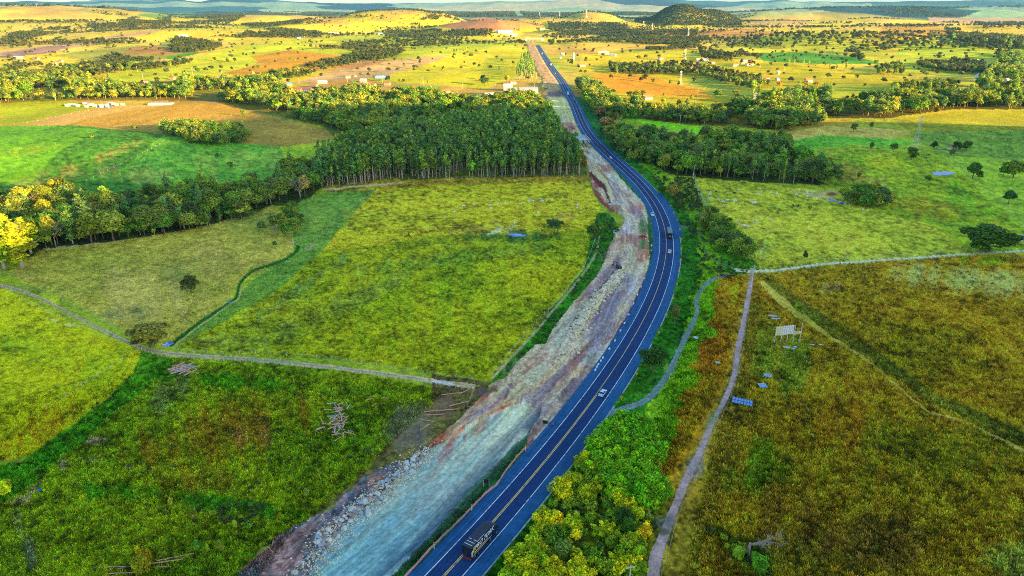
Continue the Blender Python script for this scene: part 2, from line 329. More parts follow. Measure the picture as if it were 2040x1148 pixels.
blob(1720,1080,130,60,(84,74,40),a=.6); blob(1580,1030,60,60,(90,80,34),a=.5); blob(1900,1000,130,80,(120,118,10),a=.5); blob(1850,900,150,40,(80,110,16),a=.4,rot=20); blob(1640,840,110,50,(128,100,8),a=.5)
blob(2020,1120,60,40,(110,140,60),a=.8); blob(1480,1100,40,30,(20,70,24),a=.8,rot=30); blob(1420,1060,60,12,(30,80,16),a=.8,rot=25); blob(1520,1140,40,40,(50,100,10),a=.6); blob(1400,1120,60,40,(100,70,10),a=.6)
blob(2000,560,100,20,(185,160,95),a=.5); blob(1960,640,120,50,(128,118,6),a=.5); blob(1660,700,60,60,(100,110,22),a=.4)
paint(linebuf(cr([(1499,535),(1488,610),(1470,700),(1442,800),(1395,900),(1345,1010),(1310,1100),(1260,1400)]), [30,50,60,90,120,150,180,260]), (108,108,30), 's', 1.0)
# between highway and path
paint([(1395,545),(1485,548),(1478,640),(1444,760),(1400,860),(1340,960),(1300,1010),(1262,960),(1275,840),(1330,762),(1362,680),(1388,600)], (122,110,22), 's', 1.0)
blob(1420,690,40,50,(118,84,6),a=.6); blob(1350,850,50,50,(112,110,4),a=.5); blob(1460,580,20,30,(150,160,30),a=.7); blob(1430,570,30,20,(150,125,20),a=.5)
paint([(1060,1200),(1120,1060),(1180,960),(1240,860),(1285,830),(1300,1000),(1340,980),(1310,1060),(1290,1200)], (78,98,6), 's', 1.0)
paint([(1392,430),(1440,440),(1512,530),(1480,545),(1400,540),(1360,500)], (48,110,14), 's', .9)
# verges beside the highway (real distance to its axis)
wv = (fbm(GX / 9, GY / 9, 71, 3) - 0.5) * 7
m = (RD > 5) & (RD < 17 + wv) & (GY < 1000) & (GY > -100); GC[m] = alb((34,98,18), 's'); GM[m] = 1.0
m = (RD > 17 + wv) & (RD < 27 + wv * 1.6) & (GY < 560) & (GY > 160); GC[m] = alb((84,140,8), 's') ; GM[m] = .9
m = (RD > 5) & (RD < 30 + wv) & (GY >= 560) & (GY < 1000); GC[m] = alb((20,88,40), 's'); GM[m] = .9
m = (RD < -5) & (RD > -16 + wv) & (GY < 1100) & (GY > -100); GC[m] = alb((30,84,42), 's'); GM[m] = .9
# colour noise that belongs to the plants: tufts, seed heads, dry patches
m = (GR < 900)
n1 = fbm(GX[m] / 5.0, GY[m] / 5.0, 91, 3); qs = np.where(GR[m] > 380, 1.9, 1.15); n2 = fbm(GX[m] / qs, GY[m] / qs, 19, 3); n3 = fbm(GX[m] / 24, GY[m] / 24, 43, 3)
g = GM[m][:, None]
sc = 1 + g * (((n1 - .5) * 1.3)[:, None] + ((n2 - .5) * 2.2)[:, None]) + ((n3 - .5) * .55)[:, None]
GC[m] = GC[m] * np.clip(sc, .25, 2.2)
warm = ((n3 - .5) * .45 * GM[m])
GC[m, 0] *= np.clip(1 + warm, .6, 1.5); 
# rows in crops
def rows_px(poly, dirx, diry, step, amp):
    m = inside(PX, PY, poly); s = np.sin((GX[m] * dirx + GY[m] * diry) / step * 2 * math.pi)
    GC[m] *= (1 + amp * s)[:, None]
rows_px([(1172,146),(1280,150),(1405,180),(1422,196),(1330,192),(1230,186),(1198,168)], 1, .28, 9, .14)
rows_px([(1362,168),(1400,147),(1465,154),(1482,178),(1425,182)], .9, -.4, 9, .22)
rows_px([(1158,146),(1172,146),(1198,168),(1230,188),(1205,190),(1178,170)], 1, .3, 10, .2)
n4 = fbm(GX / 70, GY / 70, 51, 4)[:, None]; GC = np.where(GR[:, None] > 600, GC * (0.75 + 0.5 * n4), GC)
n5 = fbm(GX / 12, GY / 30, 53, 4)[:, None]; mm = (GR > 500) & (GR < 5000); GC[mm] *= (0.8 + 0.4 * n5[mm])

# golden sunlight put into far ground colour; dry slopes and gullies of hills
fb = (GR > 1100)[:, None] * np.array([.22, .18, 0.0]) * sst(1100, 1700, GR)[:, None]; GC = GC * (1 + fb * sst(60, 20, GZ)[:, None])
mh = (GR > 1500) & (GR < 9000); sl_ = fbm(GX[mh] / 90, GY[mh] / 240, 63, 4); GC[mh] *= (.84 + .4 * sl_)[:, None]
hl = sst(25, 75, GZ) * (GR > 2500) * (GR < 6000); br_ = (hl * sst(.45, .65, fbm(GX / 160, GY / 160, 13, 4)))[:, None]; GC = GC * (1 - .6 * br_) + alb((200,160,80), 'l') * .6 * br_
# ------------------------------------------------------------ materials
def mat(name):
    m = bpy.data.materials.new(name); m.use_nodes = True
    return m, m.node_tree, m.node_tree.nodes['Principled BSDF']
def nn(t, kind, **kw):
    n = t.nodes.new(kind)
    for k, v in kw.items(): setattr(n, k, v)
    return n
def simple(name, c, rough=.8, metal=0, var=0.0, sc=3.0, emis=None):
    m, t, b = mat(name)
    b.inputs['Roughness'].default_value = rough; b.inputs['Metallic'].default_value = metal
    if max(c) > 1.01: c = tuple(lin(c))
    b.inputs['Base Color'].default_value = (*c, 1)
    if rough > .6: b.inputs['Specular IOR Level'].default_value = .2
    if var > 0:
        tc = nn(t, 'ShaderNodeNewGeometry'); no = nn(t, 'ShaderNodeTexNoise'); no.inputs['Scale'].default_value = sc; no.inputs['Detail'].default_value = 5
        t.links.new(tc.outputs['Position'], no.inputs['Vector'])
        mr = nn(t, 'ShaderNodeMapRange'); mr.inputs[1].default_value = .3; mr.inputs[2].default_value = .7; mr.inputs[3].default_value = 1 - var; mr.inputs[4].default_value = 1 + var
        t.links.new(no.outputs[0], mr.inputs[0])
        mx = nn(t, 'ShaderNodeVectorMath', operation='SCALE'); mx.inputs[0].default_value = c
        t.links.new(mr.outputs[0], mx.inputs['Scale']); t.links.new(mx.outputs[0], b.inputs['Base Color'])
    return m
def attr_mat(name, scales, lo, hi, bump=.3, bdist=.3, rough=.95, spec=.1):
    """colour attribute of the surface, broken up by two sizes of clumps, with relief"""
    m, t, b = mat(name)
    a = nn(t, 'ShaderNodeAttribute', attribute_name='col'); g = nn(t, 'ShaderNodeNewGeometry')
    b.inputs['Roughness'].default_value = rough; b.inputs['Specular IOR Level'].default_value = spec
    cur = a.outputs['Color']; hgt = None
    for i, s in enumerate(scales):
        no = nn(t, 'ShaderNodeTexNoise'); no.inputs['Scale'].default_value = s; no.inputs['Detail'].default_value = 4; no.inputs['Roughness'].default_value = .7
        t.links.new(g.outputs['Position'], no.inputs['Vector'])
        mr = nn(t, 'ShaderNodeMapRange'); mr.inputs[1].default_value = .32; mr.inputs[2].default_value = .68; mr.inputs[3].default_value = lo[i]; mr.inputs[4].default_value = hi[i]
        t.links.new(no.outputs[0], mr.inputs[0])
        mx = nn(t, 'ShaderNodeVectorMath', operation='SCALE'); t.links.new(cur, mx.inputs[0]); t.links.new(mr.outputs[0], mx.inputs['Scale']); cur = mx.outputs[0]
        if i == 0: hgt = no.outputs[0]
    t.links.new(cur, b.inputs['Base Color'])
    bu = nn(t, 'ShaderNodeBump'); bu.inputs['Strength'].default_value = bump; bu.inputs['Distance'].default_value = bdist
    t.links.new(hgt, bu.inputs['Height']); t.links.new(bu.outputs[0], b.inputs['Normal'])
    return m
M_GROUND = attr_mat('meadow', [1.0, .17, 4.0], [.62, .8, .8], [1.4, 1.2, 1.2], .9, .5)
M_EARTH = attr_mat('earth', [.9, .25, 5.0], [.82, .85, .75], [1.2, 1.15, 1.3], .6, .25)
M_WATER, t, b = mat('water'); b.inputs['Base Color'].default_value = (.01, .14, .55, 1); b.inputs['Roughness'].default_value = .12; b.inputs['Specular IOR Level'].default_value = .9
def asphalt(name, c, stre):
    m, t, b = mat(name); b.inputs['Roughness'].default_value = .9; b.inputs['Specular IOR Level'].default_value = .25
    uv = nn(t, 'ShaderNodeUVMap', uv_map='UVMap'); mp = nn(t, 'ShaderNodeMapping'); mp.inputs['Scale'].default_value = (1.2, .012, 1)
    t.links.new(uv.outputs[0], mp.inputs[0]); no = nn(t, 'ShaderNodeTexNoise'); no.inputs['Scale'].default_value = 1.6; no.inputs['Detail'].default_value = 3
    t.links.new(mp.outputs[0], no.inputs['Vector'])
    g = nn(t, 'ShaderNodeNewGeometry'); n2 = nn(t, 'ShaderNodeTexNoise'); n2.inputs['Scale'].default_value = .35; n2.inputs['Detail'].default_value = 6; n2.inputs['Roughness'].default_value = .75
    t.links.new(g.outputs['Position'], n2.inputs['Vector'])
    ad = nn(t, 'ShaderNodeMath', operation='MULTIPLY'); t.links.new(no.outputs[0], ad.inputs[0]); t.links.new(n2.outputs[0], ad.inputs[1])
    mr = nn(t, 'ShaderNodeMapRange'); mr.inputs[1].default_value = .12; mr.inputs[2].default_value = .4; mr.inputs[3].default_value = 1 - stre; mr.inputs[4].default_value = 1 + stre
    t.links.new(ad.outputs[0], mr.inputs[0]); mx = nn(t, 'ShaderNodeVectorMath', operation='SCALE'); mx.inputs[0].default_value = c
    t.links.new(mr.outputs[0], mx.inputs['Scale']); t.links.new(mx.outputs[0], b.inputs['Base Color'])
    return m
M_ASPH = asphalt('asphalt', (.006, .042, .145), .3); M_SHOULD = asphalt('old_asphalt', (.012, .10, .24), .45)  # blue skylight of the shade is mixed into both asphalt colours
def worn(name, c, thr):
    m, t, b = mat(name); b.inputs['Roughness'].default_value = .7
    g = nn(t, 'ShaderNodeNewGeometry'); n2 = nn(t, 'ShaderNodeTexNoise'); n2.inputs['Scale'].default_value = .8; n2.inputs['Detail'].default_value = 6
    t.links.new(g.outputs['Position'], n2.inputs['Vector']); mr = nn(t, 'ShaderNodeMapRange'); mr.inputs[1].default_value = thr - .1; mr.inputs[2].default_value = thr + .15
    t.links.new(n2.outputs[0], mr.inputs[0]); mx = nn(t, 'ShaderNodeMix', data_type='RGBA'); mx.inputs[6].default_value = (.04, .06, .1, 1); mx.inputs[7].default_value = (*c, 1)
    t.links.new(mr.outputs[0], mx.inputs[0]); t.links.new(mx.outputs[2], b.inputs['Base Color'])
    return m
M_WHITE = worn('white_paint', (.8, .8, .8), .36); M_YEL = worn('yellow_paint', (.85, .55, .12), .33)
# ------------------------------------------------------------ bare earth, gravel, tracks and water
def mk(*polys, sm=False):
    m = np.zeros(len(GX), bool)
    for p in polys: m |= inside(PXW, PYW, p)
    return m
SH = {}
gA = [(560,1400),(612,1148),(650,1082),(700,1032),(745,1000),(800,942),(850,896),(900,872),(935,848),(990,818),(1040,803),(1078,815),(1070,838),(1045,868),(1005,905),(955,955),(905,1010),(865,1060),(815,1110),(780,1148),(600,1400)]
SH['gravel_roadbed'] = paint(gA, (112,148,162), 's', .35)
paint([(835,918),(858,882),(905,846),(950,800),(990,768),(1060,776),(1078,812),(1040,804),(990,820),(935,850),(905,872),(850,898)], (132,78,68), 's', .5)
red = mk([(835,918),(858,882),(905,846),(950,800),(990,768),(1060,776),(1078,812),(1040,804),(990,820),(935,850),(905,872),(850,898)])
blob(960,850,40,10,(112,48,40),a=.7,rot=-35); blob(900,880,30,8,(112,50,44),a=.8,rot=-40); blob(1000,800,60,10,(150,120,115),a=.7,rot=-30); blob(880,910,40,8,(130,70,60),a=.7,rot=-40); blob(950,815,50,5,(140,110,100),a=.6,rot=-35)
loop_ = [(970,772),(1010,748),(1040,712),(1065,690),(1090,688),(1108,650),(1140,610),(1180,562),(1205,520),(1216,485),(1228,462),(1252,440),(1228,425),(1195,405),(1180,370),(1172,338),(1162,310),(1150,290),
         (1182,288),(1225,340),(1262,385),(1282,408),(1288,430),(1291,480),(1294,520),(1275,580),(1240,650),(1202,720),(1172,748),(1140,800),(1110,835),(1085,830),(1076,812),(1050,790),(1000,776)]
earth = mk(loop_) & (RD < -6.9)
c_ = alb((158,138,138), 's'); GC[earth] = c_; GM[earth] = .4
gap = mk([(985,772),(1040,778),(1090,786),(1130,765),(1175,742),(1190,742),(1150,800),(1110,850),(1070,895),(1045,905),(1050,870),(1070,838),(1078,815),(1040,803),(1000,790)]) & (RD < -6.9); earth |= gap; SH['gravel_roadbed'] &= ~gap; GC[gap] = alb((84,76,98), 's'); blob(1010,790,80,12,(78,72,92),a=.8,rot=8); blob(1100,790,60,20,(82,78,105),a=.7,rot=-30)

for k in range(7):                                      # the turning circle of the machines
    e = np.sqrt(((PX - 1062 - k) / 1.0) ** 2 + ((PY - 752) / .72) ** 2); m = (np.abs(e - 24 - k * 7 - 5 * fbm(GX / 9, GY / 9, k, 2)) < 1.5) & earth; GC[m] = GC[m] * .4 + alb([(190,165,155),(95,75,80)][k % 2], 's') * .6
blob(1065,752,24,20,(150,135,140),a=.5); blob(1066,752,18,16,(95,120,105),a=.8); blob(1050,735,46,20,(172,150,145),a=.5)
paint([(1150,290),(1182,288),(1225,340),(1262,385),(1275,400),(1220,402),(1200,385),(1185,345),(1165,312)], (140,160,170), 's', .35)
paint([(1172,338),(1185,345),(1200,385),(1215,402),(1228,425),(1195,408),(1180,375)], (105,68,70), 's', .5); blob(1200,360,6,22,(190,165,130),a=.8,rot=-30); blob(1216,405,8,8,(190,165,130),a=.8)
blob(1225,418,24,7,(80,45,60),a=.8); blob(1262,420,26,10,(150,95,100),a=.8); blob(1238,405,26,6,(150,150,175),a=.8); blob(1240,440,20,10,(140,120,125),a=.7)
paint(linebuf(cr([(1262,432),(1254,460),(1258,485),(1252,500)]), [26,24,22,14]), (142,150,178), 's', .3)
blob(1283,450,14,22,(50,95,70),a=.9); blob(1283,490,12,12,(48,100,66),a=.9); blob(1280,476,12,4,(90,40,40),a=.9)
blob(1232,480,26,14,(120,125,125),a=.7); blob(1222,510,26,20,(125,120,125),a=.7); blob(1240,505,24,18,(150,140,120),a=.7,rot=-30)
blob(1228,536,9,10,(30,35,60),a=.95); blob(1250,530,10,16,(170,110,70),a=.7); blob(1262,560,30,26,(92,95,150),a=.8); 
paint([(1130,700),(1150,650),(1185,600),(1215,560),(1250,545),(1272,560),(1262,600),(1235,650),(1200,705),(1165,735),(1140,725)], (116,132,172), 's', .4, a=.9)
blob(1220,570,30,20,(150,180,170),a=.7,rot=-40); blob(1170,715,20,14,(105,125,125),a=.7); blob(1215,690,10,40,(70,70,85),a=.7,rot=35); blob(1265,600,6,40,(75,50,60),a=.8,rot=22); blob(1175,735,26,8,(95,80,75),a=.8,rot=-20)
paint(linebuf(cr([(1125,712),(1138,680),(1160,645),(1180,610),(1212,578),(1235,550)]), [22,22,18,16,18,12]), (178,158,140), 's', .9)
blob(1130,655,14,44,(150,155,190),a=.6,rot=35); blob(1108,690,20,20,(150,150,175),a=.6)
paint(linebuf(cr([(1100,705),(1110,660),(1150,600),(1190,556),(1206,530)]), 5), (185,155,135), 's', .4, a=.7)
SH['bare_earth'] = earth | red
# far stretch, in the sun
farbed = (RD < -7.2) & (RD > -34 + (fbm(GX/30, GY/30, 3, 3) - .5) * 20) & (PY < 300) & (PY > 83) & (GY > 600) & (GY < 2600)
farbed |= mk([(1120,235),(1140,240),(1190,290),(1150,292),(1128,262),(1112,240)]) & (RD < -7.2)
c_ = alb((235,190,125), 'l'); GC[farbed] = c_; GM[farbed] = .4
mm = farbed & (GY < 985); GC[mm] = alb((185,160,135), 's')
blob(1116,210,16,12,(230,190,130),a=.8); blob(1112,188,26,7,(120,95,110),'l',a=.8); blob(1128,222,14,16,(190,180,130),a=.7); blob(1140,255,26,9,(120,85,100),a=.9); blob(1135,270,30,7,(60,75,100),a=.8)
SH['construction_road'] = farbed
# scraped edge, left of the gravel
paint([(440,1400),(480,1148),(560,1070),(620,1035),(655,1020),(690,985),(730,950),(790,925),(835,905),(850,890),(850,900),(800,945),(745,1002),(700,1034),(650,1084),(612,1150),(560,1400)], (72,88,110), 's', .8)
scr = mk([(440,1400),(480,1148),(560,1070),(620,1035),(655,1020),(690,985),(730,950),(790,925),(835,905),(850,890),(850,900),(800,945),(745,1002),(700,1034),(650,1084),(612,1150),(560,1400)])
blob(680,1010,44,14,(120,110,135),a=.8,rot=-55); blob(740,970,40,16,(118,95,100),a=.8,rot=-30); blob(750,965,16,14,(150,120,115),a=.7); blob(560,1120,60,28,(125,110,125),a=.8,rot=-20); blob(635,1050,30,20,(130,140,165),a=.8); blob(790,940,24,14,(50,60,80),a=.7); blob(600,1090,40,18,(60,72,95),a=.6)
blob(820,850,60,40,(82,92,90),a=.75,rot=-25); blob(880,810,60,24,(88,82,78),a=.75,rot=-18); blob(850,870,30,30,(70,80,90),a=.6); blob(770,900,40,16,(90,100,90),a=.5)
SH['scraped_soil'] = scr
# slope between gravel and highway: bluish tint over the grass
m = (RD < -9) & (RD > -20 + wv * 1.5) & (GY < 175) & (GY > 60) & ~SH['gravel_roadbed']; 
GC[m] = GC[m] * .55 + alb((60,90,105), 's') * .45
# soils of several kinds, turned over by machines
for nm, cols in (('bare_earth', [(180,152,136),(110,80,78),(172,160,158),(100,104,136)]), ('gravel_roadbed', [(170,175,165),(70,110,140),(135,145,150)]), ('scraped_soil', [(74,72,88),(44,62,92),(105,88,92),(60,78,86)]), ('construction_road', None)):
    if cols is None: continue
    m = np.nonzero(SH[nm])[0]
    for k, c in enumerate(cols):
        w = (.75 * sst(.50, .68, fbm(RD[m] / (3 + 1.5 * k), GY[m] / (14 + 6 * k), 81 + k, 5)))[:, None]
        if nm == 'gravel_roadbed': w = w * .55
        GC[m] = GC[m] * (1 - w) + alb(c, 's') * w
for nm, am in (('bare_earth', 1.5), ('gravel_roadbed', .9), ('construction_road', 1.3), ('scraped_soil', 2.2)):
    m = SH[nm]; GC[m] *= np.clip(1 - am / 2 + am * fbm(RD[m] / .5, GY[m] / .9, 95, 3), .35, 1.8)[:, None]
# wheel marks of machines along the bed
u_ = RD + (fbm(GX / 30, GY / 30, 61, 2) - .5) * 5
for nm in ('gravel_roadbed', 'bare_earth', 'construction_road'):
    m = SH[nm]; s = vn(u_[m] / .55, GY[m] / 60, 5) * .6 + vn(u_[m] / 1.7, GY[m] / 80, 6) * .4
    GC[m] *= (0.62 + .76 * s)[:, None]
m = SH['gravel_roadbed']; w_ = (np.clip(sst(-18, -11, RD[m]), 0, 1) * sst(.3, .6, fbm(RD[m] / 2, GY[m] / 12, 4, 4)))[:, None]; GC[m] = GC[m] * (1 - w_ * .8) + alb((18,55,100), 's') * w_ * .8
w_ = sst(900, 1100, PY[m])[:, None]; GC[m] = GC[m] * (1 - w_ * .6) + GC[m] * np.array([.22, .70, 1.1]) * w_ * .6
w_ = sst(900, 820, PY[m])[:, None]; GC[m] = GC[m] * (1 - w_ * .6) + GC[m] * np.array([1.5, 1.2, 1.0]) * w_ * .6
# tracks
def track(name, pts, w, c, rut=True, a=1.0, md='s'):
    pts = cr(pts); ws = np.interp(np.linspace(0, 1, len(pts)), np.linspace(0, 1, len(w)), w) if not np.isscalar(w) else np.full(len(pts), w)
    full = inside(PX + wob1 * .4, PY + wob2 * .4, linebuf(pts, ws)); col = alb(c, md)
    if rut:
        core = inside(PX, PY, linebuf(pts, ws * .34)); GC[full] = GC[full] * (1 - a) + col * a
        cm = full & core; GC[cm] = GC[cm] * .35 + alb((80,110,60), 's') * .65
    else: GC[full] = GC[full] * (1 - a) + col * a
    GM[full] = .3; nz = fbm(GX[full] / 1.2, GY[full] / 1.2, 8, 3); GC[full] *= (.6 + .8 * nz)[:, None]
    SH.setdefault(name, np.zeros(len(GX), bool)); SH[name] |= full
paint([(1188,425),(1210,425),(1228,442),(1234,468),(1222,482),(1200,484),(1180,470)], (34,104,20), 's', .9); GC[SH['bare_earth'] & inside(PX, PY, [(1236,440),(1300,440),(1300,800),(1000,800)])] *= .95
pz = inside(PX + wob1, PY + wob2, linebuf(cr([(1132,706),(1150,664),(1178,620),(1208,582),(1234,552)]), [14,15,13,11,9,8])); GC[pz] = alb((205,178,128), 's') * (.6 + .8 * fbm(GX[pz] / .8, GY[pz] / .8, 77, 2))[:, None]
pz = inside(PX + wob1, PY + wob2, linebuf(cr([(1120,700),(1140,655),(1168,612),(1198,574),(1226,546)]), [5,6,5,4,3])); GC[pz] = alb((60,66,92), 's')
for a_, b_, c_ in (((1282,560),(1200,722),(70,42,48)),((1176,345),(1215,408),(70,40,44)),((1186,342),(1222,400),(190,160,130))):
    pz = inside(PX + wob1, PY + wob2, linebuf(np.array([a_, ((a_[0]+b_[0])/2+4, (a_[1]+b_[1])/2), b_], float), [5,7,5])); GC[pz] = alb(c_, 's')
track('dirt_track', [(-300,470),(-20,562),(60,586),(150,630),(220,665),(270,688),(320,702),(400,710),(500,716),(640,730),(740,742),(850,757),(945,770)], [7,7,6,6,7,8,8,8,9], (150,145,140))
blob(880,762,60,3,(150,180,230),a=.7,rot=10); blob(500,716,120,5,(85,120,95),a=.6,rot=4); blob(140,625,90,5,(120,130,90),a=.7,rot=26)
track('gravel_path', [(1499,535),(1497,560),(1488,610),(1478,660),(1470,700),(1462,750),(1442,800),(1415,850),(1395,900),(1370,950),(1345,1010),(1325,1060),(1310,1100),(1300,1148),(1260,1400)], [7,9,11,13,14,13,11,12,16,17,20,24,26,28], (128,128,150), rut=False)
blob(1428,830,14,30,(80,110,80),a=.8,rot=35); blob(1335,1040,26,16,(60,80,95),a=.7); blob(1385,930,20,24,(100,110,130),a=.5,rot=30); blob(1325,1060,20,8,(30,60,40),a=.7)
track('curved_track', [(1452,548),(1422,556),(1402,572),(1388,598),(1388,625),(1372,660),(1352,700),(1335,740),(1310,775),(1285,798),(1262,808),(1236,816),(1212,826)], [5,7,8,9,10,11,12,13,13,12,12,11,10], (76,114,150), rut=True)
track('side_track', [(1340,450),(1372,455),(1392,465),(1402,480),(1404,500),(1430,520),(1465,537)], [7,4,3,3,3,3,4], (80,110,110), rut=True)
track('farm_track', [(1462,538),(1500,541),(1560,537),(1640,527),(1740,520),(1830,514),(1900,508),(1960,505),(2060,500),(2400,490)], [8,7,6,5,5,4,4,4,5], (190,175,165), rut=False)
track('field_margin_track', [(1192,470),(1184,510),(1150,562),(1100,622),(1040,690),(978,755)], [4,4,5,5,6,6], (150,150,140), rut=False, a=.6)
track('sandy_track', [(640,379),(700,372),(760,368),(800,364)], [3,4,4,2], (190,165,140), rut=False)
track('pasture_track', [(1380,330),(1384,360),(1400,395),(1420,430)], [7,7,6,5], (105,140,120), rut=False, a=.6)
track('wood_edge_track', [(85,497),(140,492),(240,480)], [3,4,2], (200,165,125), rut=False)
# creek
crk = cr([(596,488),(590,502),(560,520),(500,540),(478,562),(470,592),(452,604),(400,642),(362,670),(338,688)])
mc = inside(PX + wob1, PY + wob2, linebuf(crk, np.interp(np.arange(len(crk)), [0, 20, len(crk) - 1], [7, 5, 8]))); GC[mc] = alb((20,85,25), 's'); GZ[mc] -= .35
m = inside(PX, PY, linebuf(crk[25:] + np.array([5, 2.5]), 3)); GC[m] = alb((150,150,115), 's')
WAT = {'pond': [], 'stream': []}
def pond(name, poly): 
    m = inside(PX + wob1 * .5, PY + wob2 * .5, cr(poly + poly[:1], 4)[:-1]); SH.setdefault(name, np.zeros(len(GX), bool)); SH[name] |= m
pond('pond', [(1850,345),(1868,341),(1895,342),(1904,347),(1885,351),(1862,350)]); pond('pond', [(1010,466),(1030,464),(1050,469),(1030,473),(1014,470)])
pond('pond', [(1640,396),(1662,398),(1690,406),(1702,412),(1680,408),(1650,401)]); pond('pond', [(738,154),(752,150),(778,152),(775,156),(745,157)])
pond('pond', [(188,211),(215,210),(228,213),(212,216),(192,215)]); blob(1662,386,30,8,(170,150,110),a=.8); blob(1662,387,18,4,(80,65,45),a=.9)
pond('stream', [(318,688),(336,680),(346,683),(330,693)]); pond('stream', [(449,600),(458,597),(458,602),(451,603)]); pond('stream', [(70,977),(80,972),(83,976),(75,981)])
# relief of rubble, spoil and tussocks
def bump(m, amp, wl, s, p=1.0):
    GZ[m] += amp * (fbm(GX[m] / wl, GY[m] / wl, s, 3) ** p)
bump(inside(PXW, PYW, linebuf(cr([(1125,712),(1138,680),(1160,645),(1180,610),(1212,578),(1235,550)]), [20,20,16,14,16,12])), 2.2, 1.6, 3, 1.5)
mm_ = earth & (RD < -10); bump(mm_, 1.5, 7, 44, 1.3); bump(mm_ & (vn(GX / 14, GY / 14, 6) > .5), .9, 2.2, 45, 1.2); GZ[mm_] += .12 * np.sin(u_[mm_] * 2.6)
bump(red, 1.3, 4, 46, 1.3); m = SH['construction_road'] & (RD < -10); bump(m, 1.8, 12, 47, 1.3)
bump(scr & (RD < -18), 1.6, 3.0, 9, 1.4); bump(inside(PXW, PYW, [(1225,470),(1245,468),(1250,480),(1232,486),(1220,478)]), 2.5, 2, 4)
gm = (GR < 520) & (GM > .5) & (np.abs(RD) > 9) & ~earth & ~SH['gravel_roadbed']
GZ[gm] += ((fbm(GX[gm] / 1.3, GY[gm] / 1.3, 15, 2) - .5) * .9 + (fbm(GX[gm] / 5, GY[gm] / 5, 16, 2) - .5) * .8) * GM[gm]
# ------------------------------------------------------------ the ground as one sheet; the other surfaces lie just above it
GC = np.clip(GC, .004, .85)
idx = np.arange(NR * NA).reshape(NR, NA)
q = np.stack([idx[:-1, :], idx[1:, :], np.roll(idx, -1, 1)[1:, :], np.roll(idx, -1, 1)[:-1, :]], -1).reshape(-1, 4)
def sheet(name, V, Q, C, m, smooth=True):
    me = bpy.data.meshes.new(name); nv, nf = len(V), len(Q)
    me.vertices.add(nv); me.vertices.foreach_set('co', V.astype(np.float32).ravel())
    me.loops.add(nf * 4); me.loops.foreach_set('vertex_index', Q.astype(np.int32).ravel())
    me.polygons.add(nf); me.polygons.foreach_set('loop_start', np.arange(0, nf * 4, 4, dtype=np.int32))
    me.polygons.foreach_set('use_smooth', np.full(nf, smooth)); me.update(calc_edges=True)
    if C is not None:
        at = me.color_attributes.new('col', 'FLOAT_COLOR', 'POINT'); at.data.foreach_set('color', np.concatenate([C, np.ones((nv, 1))], 1).astype(np.float32).ravel())
    me.materials.append(m); o = bpy.data.objects.new(name, me); COL.objects.link(o); return o
def struct(o): o['kind'] = 'structure'; return o
GV = np.stack([GX, GY, GZ], 1)
cen = np.array([[0, 0, GZ[:NA].mean()]]);
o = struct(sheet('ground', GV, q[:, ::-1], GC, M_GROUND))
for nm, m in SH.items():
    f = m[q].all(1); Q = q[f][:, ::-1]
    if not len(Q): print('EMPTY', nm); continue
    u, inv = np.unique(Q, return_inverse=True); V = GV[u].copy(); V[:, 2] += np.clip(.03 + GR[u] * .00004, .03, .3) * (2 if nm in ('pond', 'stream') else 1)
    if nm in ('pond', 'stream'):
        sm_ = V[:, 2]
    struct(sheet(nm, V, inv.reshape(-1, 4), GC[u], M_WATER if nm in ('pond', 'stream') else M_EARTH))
def surf(x, y):
    x = np.asarray(x, float); y = np.asarray(y, float); r = np.hypot(x, y); a = np.arctan2(x, y) % (2 * math.pi); azp = az % (2 * math.pi)
    o_ = np.argsort(azp); j = o_[np.clip(np.searchsorted(azp[o_], a) - 1, 0, NA - 1)]; i = np.clip(np.searchsorted(rows, r) - 1, 0, NR - 2); j2 = (j + 1) % NA
    fr = np.clip((r - rows[i]) / (rows[i + 1] - rows[i]), 0, 1); da = (az[j2] - az[j]) % (2 * math.pi); fa = np.clip(((a - azp[j]) % (2 * math.pi)) / np.where(da > 0, da, 1), 0, 1); Z = GZ.reshape(NR, NA)
    return (Z[i, j] * (1 - fa) + Z[i, j2] * fa) * (1 - fr) + (Z[i + 1, j] * (1 - fa) + Z[i + 1, j2] * fa) * fr
def pt(px, py):
    p = ray(px, py)[0]; return Vector((float(p[0]), float(p[1]), float(surf(p[0], p[1]))))
# ------------------------------------------------------------ highway
def ribbon(name, a, b, lift, m, y0=60, y1=2350, skirt=False, gaps=None, parent=None):
    ys = [y0]
    while ys[-1] < y1: ys.append(ys[-1] + (1.5 if ys[-1] < 500 else 5))
    ys = np.array(ys); xs = road_x(ys); sl = np.interp(ys, RYS, RSL); n = np.sqrt(1 + sl * sl); nx, ny = 1 / n, -sl / n
    V, Q, U = [], [], []
    offs = [a, b] if not skirt else [a - .6, a, b, b + .6]
    l = (lift + np.clip((ys - 500) * .00006, 0, .12))
    sarc = np.concatenate([[0], np.cumsum(np.hypot(np.diff(xs), np.diff(ys)))])
    for i in range(len(ys)):
        for k, o_ in enumerate(offs):
            z = l[i] if not skirt or k in (1, 2) else -.15
            V.append((xs[i] + nx[i] * o_, ys[i] + ny[i] * o_, z)); U.append((o_, sarc[i]))
    K = len(offs)
    for i in range(len(ys) - 1):
        if gaps and gaps(sarc[i], ys[i]): continue
        for k in range(K - 1): Q.append((i * K + k, i * K + k + 1, (i + 1) * K + k + 1, (i + 1) * K + k))
    o = sheet(name, np.array(V), np.array(Q), None, m, False)
    uvl = o.data.uv_layers.new(name='UVMap'); Qf = np.array(Q).ravel(); uvl.data.foreach_set('uv', np.array(U, np.float32)[Qf].ravel())
    return o
struct(ribbon('highway_shoulder', -7.0, 6.9, .10, M_SHOULD, skirt=True)); struct(ribbon('highway', -3.75, 3.75, .115, M_ASPH))
